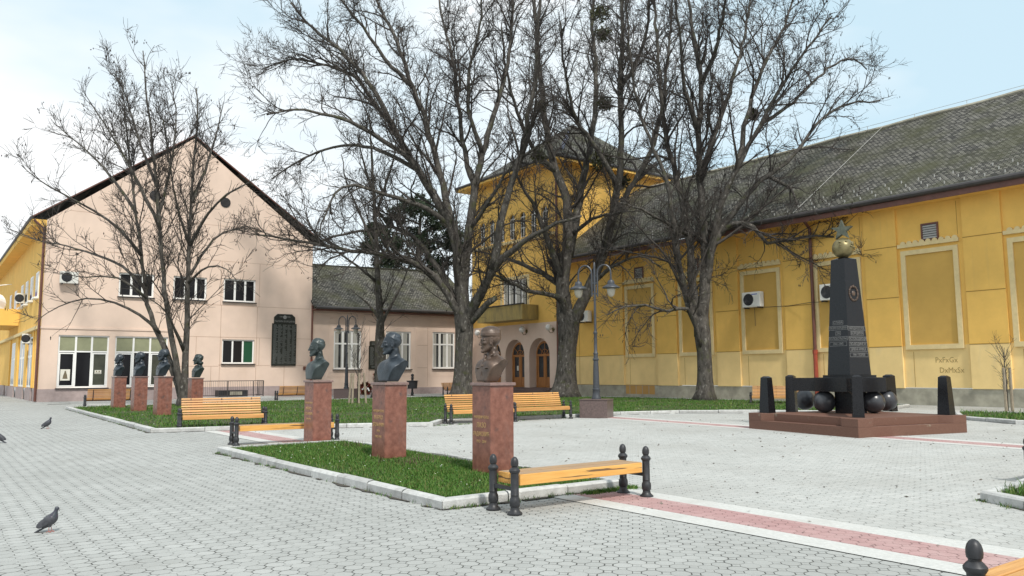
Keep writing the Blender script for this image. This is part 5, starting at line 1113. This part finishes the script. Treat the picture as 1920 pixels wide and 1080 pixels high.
    if pods:
        src = a3[rg.integers(0, len(a3), pods), -1]; cl = rg.integers(1, 4, pods); src = np.repeat(src, cl, 0)+rg.normal(0, .05, (cl.sum(), 3)); n = len(src); h = .07+.12*rg.random(n); r = .016+.018*rg.random(n); z = np.zeros(n)
        v = np.stack([src, src+np.stack([r, z, -h*.5], 1), src+np.stack([-r*.5, r*.87, -h*.5], 1), src+np.stack([-r*.5, -r*.87, -h*.5], 1), src+np.stack([z, z, -h], 1)], 1).reshape(-1, 3)-off; i = np.arange(n)[:, None]*5
        f = np.concatenate([np.concatenate([i, i+x, i+y], 1) for x, y in ((1, 2), (2, 3), (3, 1))]+[np.concatenate([i+4, i+y, i+x], 1) for x, y in ((1, 2), (2, 3), (3, 1))]); npmesh('seed_pods', v, f, M['twigpod'], root)
    for px, py, rpx in mist:
        c = V(px, py, Y)-off; r = rpx/F_PX*Y; n = 330; dv = rg.normal(0, 1, (n, 3)); dv /= np.linalg.norm(dv, axis=1, keepdims=True); ps_ = c+dv*r*(rg.random((n, 1))**.6)*1.1*np.array((1, 1, .9)); e1_ = rg.normal(0, .14, (n, 3)); e2_ = rg.normal(0, .026, (n, 3))
        npmesh('mistletoe', np.stack([ps_-e1_, ps_+e2_, ps_+e1_, ps_-e2_], 1).reshape(-1, 3), np.arange(n*4).reshape(n, 4), M['mistle'], root)
    return root
def taper(pts, r0, r1): n = len(pts); return [(x, y, r0+(r1-r0)*(i/(n-1))**.85) for i, (x, y) in enumerate(pts)]
T = taper
bare_tree('bare_tree', 'big bare tree with a wide spread, behind the capped bust', 45,
    [(866, 752, 22), (868, 715, 20), (870, 660, 19), (871, 615, 20), (868, 585, 19), (866, 560, 17)],
    [(T([(862, 590), (840, 555), (815, 518), (770, 492), (720, 478), (660, 470), (600, 458), (540, 448), (480, 440)], 9, 2), -4),
     (T([(858, 575), (830, 520), (800, 470), (770, 440), (735, 425), (690, 432), (640, 440), (590, 452)], 7, 2), 3.5),
     (T([(866, 570), (862, 520), (858, 470), (845, 425), (815, 370), (785, 320), (750, 262), (720, 205), (690, 150), (640, 95), (590, 55), (545, 5)], 14, 2), -2),
     (T([(815, 370), (770, 300), (715, 262), (655, 228), (600, 212), (545, 205), (500, 215)], 7, 1.8), -4),
     (T([(785, 320), (730, 290), (670, 272), (610, 280), (555, 305), (510, 335)], 5, 1.6), 4),
     (T([(845, 425), (800, 392), (745, 372), (690, 355), (640, 350), (610, 400), (600, 440)], 6, 1.6), -5),
     (T([(858, 470), (840, 395), (826, 330), (805, 250), (775, 165), (745, 80), (710, 10), (690, -40)], 9, 2.5), 4),
     (T([(750, 262), (700, 190), (660, 140), (600, 120), (545, 110), (490, 130)], 5, 1.5), 3),
     (T([(775, 165), (720, 110), (680, 50), (640, 0), (620, -30)], 5, 1.8), -3),
     (T([(868, 560), (872, 500), (880, 430), (890, 360), (905, 290), (925, 220), (945, 150), (958, 70), (965, -40)], 12, 3), 2),
     (T([(890, 360), (870, 280), (860, 200), (850, 120), (830, 40), (820, -40)], 6, 2), 5),
     (T([(878, 590), (900, 550), (925, 505), (960, 470), (1000, 440), (1045, 420), (1090, 405)], 12, 3), -4.5),
     (T([(925, 505), (935, 440), (950, 370), (975, 300), (990, 220), (1005, 130), (1010, 30), (1015, -40)], 9, 3), -3),
     (T([(880, 430), (915, 380), (945, 330), (985, 290), (1030, 260)], 5, 1.6), -4),
     (T([(872, 612), (895, 590), (915, 570), (930, 558)], 9, 7), -1.2),
     (T([(905, 290), (880, 210), (880, 130), (900, 50), (905, -40)], 5, 2), -4)], 21, pods=1500)
bare_tree('bare_tree', 'bare tree with mistletoe clumps, in front of the entrance tower', 49,
    [(1060, 741, 27), (1062, 700, 22), (1064, 650, 20), (1068, 605, 22), (1068, 580, 20)],
    [(T([(1058, 590), (1056, 540), (1060, 490), (1066, 430), (1062, 380), (1045, 325), (1025, 250), (1015, 160), (1005, 60), (1000, -40)], 16, 4), 3),
     (T([(1076, 600), (1100, 550), (1125, 490), (1145, 420), (1158, 350), (1165, 270), (1162, 170), (1166, 60), (1165, -40)], 13, 4), -3),
     (T([(1066, 480), (1080, 410), (1095, 330), (1112, 240), (1118, 140), (1110, 40), (1115, -40)], 10, 3), 4),
     (T([(1054, 560), (1020, 552), (985, 545), (950, 525), (915, 512), (880, 508)], 6, 2), -3),
     (T([(1056, 545), (1030, 520), (1000, 505), (965, 490), (925, 480), (890, 470)], 8, 2), 3),
     (T([(1058, 530), (1035, 470), (1015, 420), (1000, 380), (975, 340), (960, 290)], 8, 2), -4),
     (T([(1045, 325), (1000, 280), (970, 210), (950, 130), (940, 50)], 6, 2), -4),
     (T([(1145, 420), (1190, 340), (1225, 270), (1245, 180), (1255, 80), (1262, -30)], 7, 2), 3),
     (T([(1110, 530), (1150, 500), (1200, 480), (1240, 500)], 5, 1.5), -4),
     (T([(1158, 350), (1120, 280), (1080, 220), (1060, 130), (1050, 40)], 6, 2), -5),
     (T([(1162, 170), (1200, 100), (1215, 30), (1220, -30)], 5, 2), -3),
     (T([(1070, 440), (1110, 410), (1150, 400), (1200, 395)], 5, 1.5), -5)], 22, pods=700, mist=[(1125, 25, 19), (1132, 65, 17), (1135, 195, 15), (1130, 300, 24), (1165, 340, 16), (1015, 200, 12), (1010, 295, 14)])
bare_tree('bare_tree', 'bare tree on the lawn left of the obelisk, by the yellow hall', 42,
    [(1322, 750, 19), (1322, 715, 17), (1320, 660, 16), (1316, 620, 18), (1316, 590, 20)],
    [(T([(1302, 600), (1288, 560), (1275, 500), (1266, 440), (1256, 370), (1235, 300), (1210, 240), (1190, 170), (1180, 80), (1170, -20)], 8, 2), -3),
     (T([(1306, 590), (1298, 520), (1290, 440), (1272, 350), (1250, 270), (1240, 180), (1232, 80), (1226, -40)], 10, 3), 3),
     (T([(1318, 590), (1322, 510), (1320, 430), (1312, 340), (1310, 250), (1315, 160), (1300, 60), (1285, -40)], 13, 3), 1),
     (T([(1322, 540), (1335, 460), (1350, 390), (1385, 310), (1425, 235), (1470, 155), (1515, 90), (1560, 30)], 9, 2), -4),
     (T([(1330, 480), (1360, 420), (1400, 365), (1440, 330), (1490, 290), (1540, 225), (1590, 195), (1650, 188)], 8, 1.8), 3),
     (T([(1350, 440), (1375, 420), (1410, 425), (1440, 455), (1480, 450), (1530, 440), (1590, 452), (1640, 478)], 6, 1.5), -3.5),
     (T([(1440, 330), (1480, 350), (1500, 390), (1540, 400), (1590, 395)], 4, 1.3), -4),
     (T([(1312, 340), (1340, 250), (1370, 160), (1395, 70), (1410, -20)], 7, 2), 4),
     (T([(1385, 310), (1400, 220), (1430, 130), (1470, 50), (1490, -20)], 6, 2), 2),
     (T([(1425, 235), (1490, 190), (1550, 130), (1600, 110), (1625, 130)], 4, 1.4), 4),
     (T([(1310, 250), (1285, 170), (1275, 80), (1262, -20)], 6, 2), -4),
     (T([(1288, 580), (1250, 582), (1210, 572), (1170, 575), (1140, 590)], 4, 1.3), -3),
     (T([(1315, 160), (1345, 80), (1360, 0), (1365, -40)], 5, 2), -4),
     (T([(1290, 440), (1250, 420), (1200, 390), (1160, 380)], 5, 1.5), -4)], 23, pods=1500, mist=[(1412, 215, 10)])
bare_tree('bare_tree', 'bare many-stemmed tree behind the left row of busts', 38,
    [(346, 762, 11), (345, 748, 11), (344, 735, 11)],
    [(T([(340, 742), (326, 700), (312, 660), (290, 610), (276, 570), (270, 520), (262, 450), (252, 370), (242, 290), (236, 220), (228, 170)], 10, 2), 2),
     (T([(342, 740), (334, 700), (322, 640), (312, 570), (304, 490), (298, 400), (290, 310), (280, 220), (272, 150), (268, 95)], 10, 2), -2),
     (T([(348, 745), (346, 690), (351, 620), (352, 540), (355, 460), (359, 380), (364, 300), (370, 220), (368, 165)], 11, 2), 1),
     (T([(300, 625), (262, 590), (215, 568), (160, 560), (110, 575), (70, 600)], 4.5, 1.2), -3),
     (T([(272, 540), (230, 500), (180, 478), (125, 462), (70, 450), (20, 430)], 4.5, 1.2), 2.5),
     (T([(266, 480), (225, 430), (175, 395), (120, 365), (70, 335), (40, 310)], 4.5, 1.2), -3),
     (T([(256, 400), (215, 340), (170, 290), (130, 255), (100, 230)], 4.5, 1.2), 3),
     (T([(300, 430), (262, 350), (225, 280), (185, 215), (155, 170)], 5, 1.2), -3),
     (T([(294, 350), (260, 260), (235, 180), (210, 130)], 4, 1.2), 3),
     (T([(298, 400), (320, 310), (330, 220), (320, 150)], 4.5, 1.2), 3),
     (T([(356, 460), (390, 400), (425, 365), (460, 345), (485, 335)], 4.5, 1.2), -2.5),
     (T([(360, 380), (390, 300), (410, 235), (420, 190)], 4.5, 1.2), 2.5),
     (T([(353, 530), (390, 500), (425, 505), (455, 540)], 3.5, 1), -3),
     (T([(346, 660), (326, 615), (312, 585), (280, 560)], 5, 1.5), -2.5),
     (T([(355, 460), (330, 380), (318, 300), (305, 220)], 4, 1.2), -3),
     (T([(352, 520), (400, 450), (440, 430), (480, 440)], 4, 1.2), 3),
     (T([(276, 560), (220, 520), (160, 520), (100, 510)], 3.5, 1), -3)], 24, dens=1.0, pods=420, limb=.6, l1=.92, thick=.84, wig=.45, l1r=.006, trk=1, lt0=.30)
bare_tree('bare_tree', 'slender bare tree just behind the middle bust, before the low wing', 50,
    [(714, 745, 11), (714, 700, 10), (713, 640, 9), (712, 590, 8.5)],
    [(T([(712, 600), (708, 520), (705, 440), (700, 360), (697, 280), (692, 215)], 8, 1.3), 0),
     (T([(714, 610), (735, 570), (755, 530), (770, 490)], 4, 1.2), 2),
     (T([(706, 470), (675, 400), (650, 340), (640, 290)], 3.5, 1), 2), (T([(703, 410), (725, 340), (740, 290), (745, 250)], 3.5, 1), -2),
     (T([(708, 530), (670, 500), (630, 470), (600, 450)], 3.5, 1), -2), (T([(700, 360), (680, 300), (670, 250)], 3, 1), -1.5), (T([(708, 500), (740, 440), (760, 400)], 3, 1), 1.5), (T([(712, 600), (690, 570), (660, 545)], 4, 1.2), -2)], 25, dens=.8, pods=60, l1=.8, wig=.6, l1r=.008, trk=1)
# young staked trees
def young_tree(px, py, h, label, seed, z=.08):
    rg = np.random.default_rng(seed); x, y = G(px, py, z); t = thing('young_tree', label, 'tree', (x, y, z), 0, 'staked young trees'); mb = MB(); pts = [np.array((0, 0, -.05)), np.array((.02, 0, h*.45)), np.array((0, .03, h*.8)), np.array((.03, 0, h))]; mb.tube(pts, [.028, .022, .014, .006], 8); build('trunk', mb, M['bark'], t, True)
    n = 34; base = np.stack([rg.normal(0, .01, n), rg.normal(0, .01, n), h*(.22+.7*rg.random(n))], 1); an = rg.uniform(0, 2*pi, n); d = np.stack([np.cos(an)*.7, np.sin(an)*.7, np.full(n, .9)], 1); d /= np.linalg.norm(d, axis=1, keepdims=True); a, b = grow(base, d, h*(.12+.28*rg.random(n)), np.full(n, .009), 6, .12, .1, rg, .004); v, q = tubes_np(a, b, 4)
    idx, tt, pos, dd, rad, tot = spawn(a, b, 5, .2, .6, rg); a2, b2 = grow(pos, dd, .1+.25*rg.random(len(tt)), np.full(len(tt), .006), 4, .08, .15, rg, .003); v2, q2 = tubes_np(a2, b2, 3)
    npmesh('branches', np.concatenate([v, v2]), np.concatenate([q, q2+len(v)]), M['twig'], t); return (x, y)
def stake(x, y, lx, ly, h, label):
    o = build('wooden_stake', MB().tube([(0, 0, -.1), (lx, ly, h)], [.055, .05], 7), M['stake']); o.location = (x, y, .08); tag(o, label, 'stake', 'stakes of the young trees')
x, y = young_tree(670, 757, 3.6, 'young whippy tree held by four stakes on the big lawn', 31)
for dx, dy, lx, ly in ((-.40, -.1, .10, .05), (-.18, -.35, .02, .12), (.14, -.35, -.02, .1), (.44, .0, -.14, 0)): stake(x+dx, y+dy, lx, ly, 1.5, 'leaning grey wooden stake round the young tree beside the street lamp')
x, y = young_tree(1890, 768, 2.3, 'tiny bare sapling between two stakes at the right edge', 32)
for dx in (-.09, .14): stake(x+dx, y-.05, .0, 0, 1.55, 'upright grey stake beside the tiny sapling at the right edge')
# pine beyond the low wing
pn = thing('pine_tree', 'dark evergreen pine rising behind the roof of the low pink wing', 'tree', (-10.2, 86, 0), 0); off = np.array((-10.2, 86, 0))
rg = np.random.default_rng(41); mb = MB().tube([(0, 0, 0), (.2, 0, 8), (0, .1, 15), (.4, 0, 20.5)], [.5, .4, .25, .06], 8); VV = []
cl = [(770, 372, 40), (800, 395, 38), (745, 400, 40), (830, 420, 34), (775, 430, 48), (715, 440, 34), (700, 425, 18), (740, 462, 40), (805, 455, 42), (845, 455, 26), (700, 468, 20), (775, 485, 46), (820, 488, 34), (730, 492, 30), (850, 440, 20)]
for px, py, rp in cl:
    c = V(px, py, 86)-off; c[1] += rg.uniform(-3, 3); r = rp/F_PX*86; mb.tube([(.1, 0, max(4, c[2]-1.2)), tuple(c)], [.14, .04], 5)
    for _ in range(64):
        dv = rg.normal(0, 1, 3); dv /= np.linalg.norm(dv); k = c+dv*r*rg.random()**.45*np.array((1, 1, .5)); n = 26; q = k+rg.normal(0, .16, (n, 3)); u = rg.normal(0, .13, (n, 3)); s_ = rg.normal(0, .04, (n, 3)); VV.append(np.stack([q-u, q+s_, q+u, q-s_], 1).reshape(-1, 3))
build('trunk', mb, M['bark'], pn, True); vv = np.concatenate(VV); npmesh('crown', vv, np.arange(len(vv)).reshape(-1, 4), M['needle'], pn)
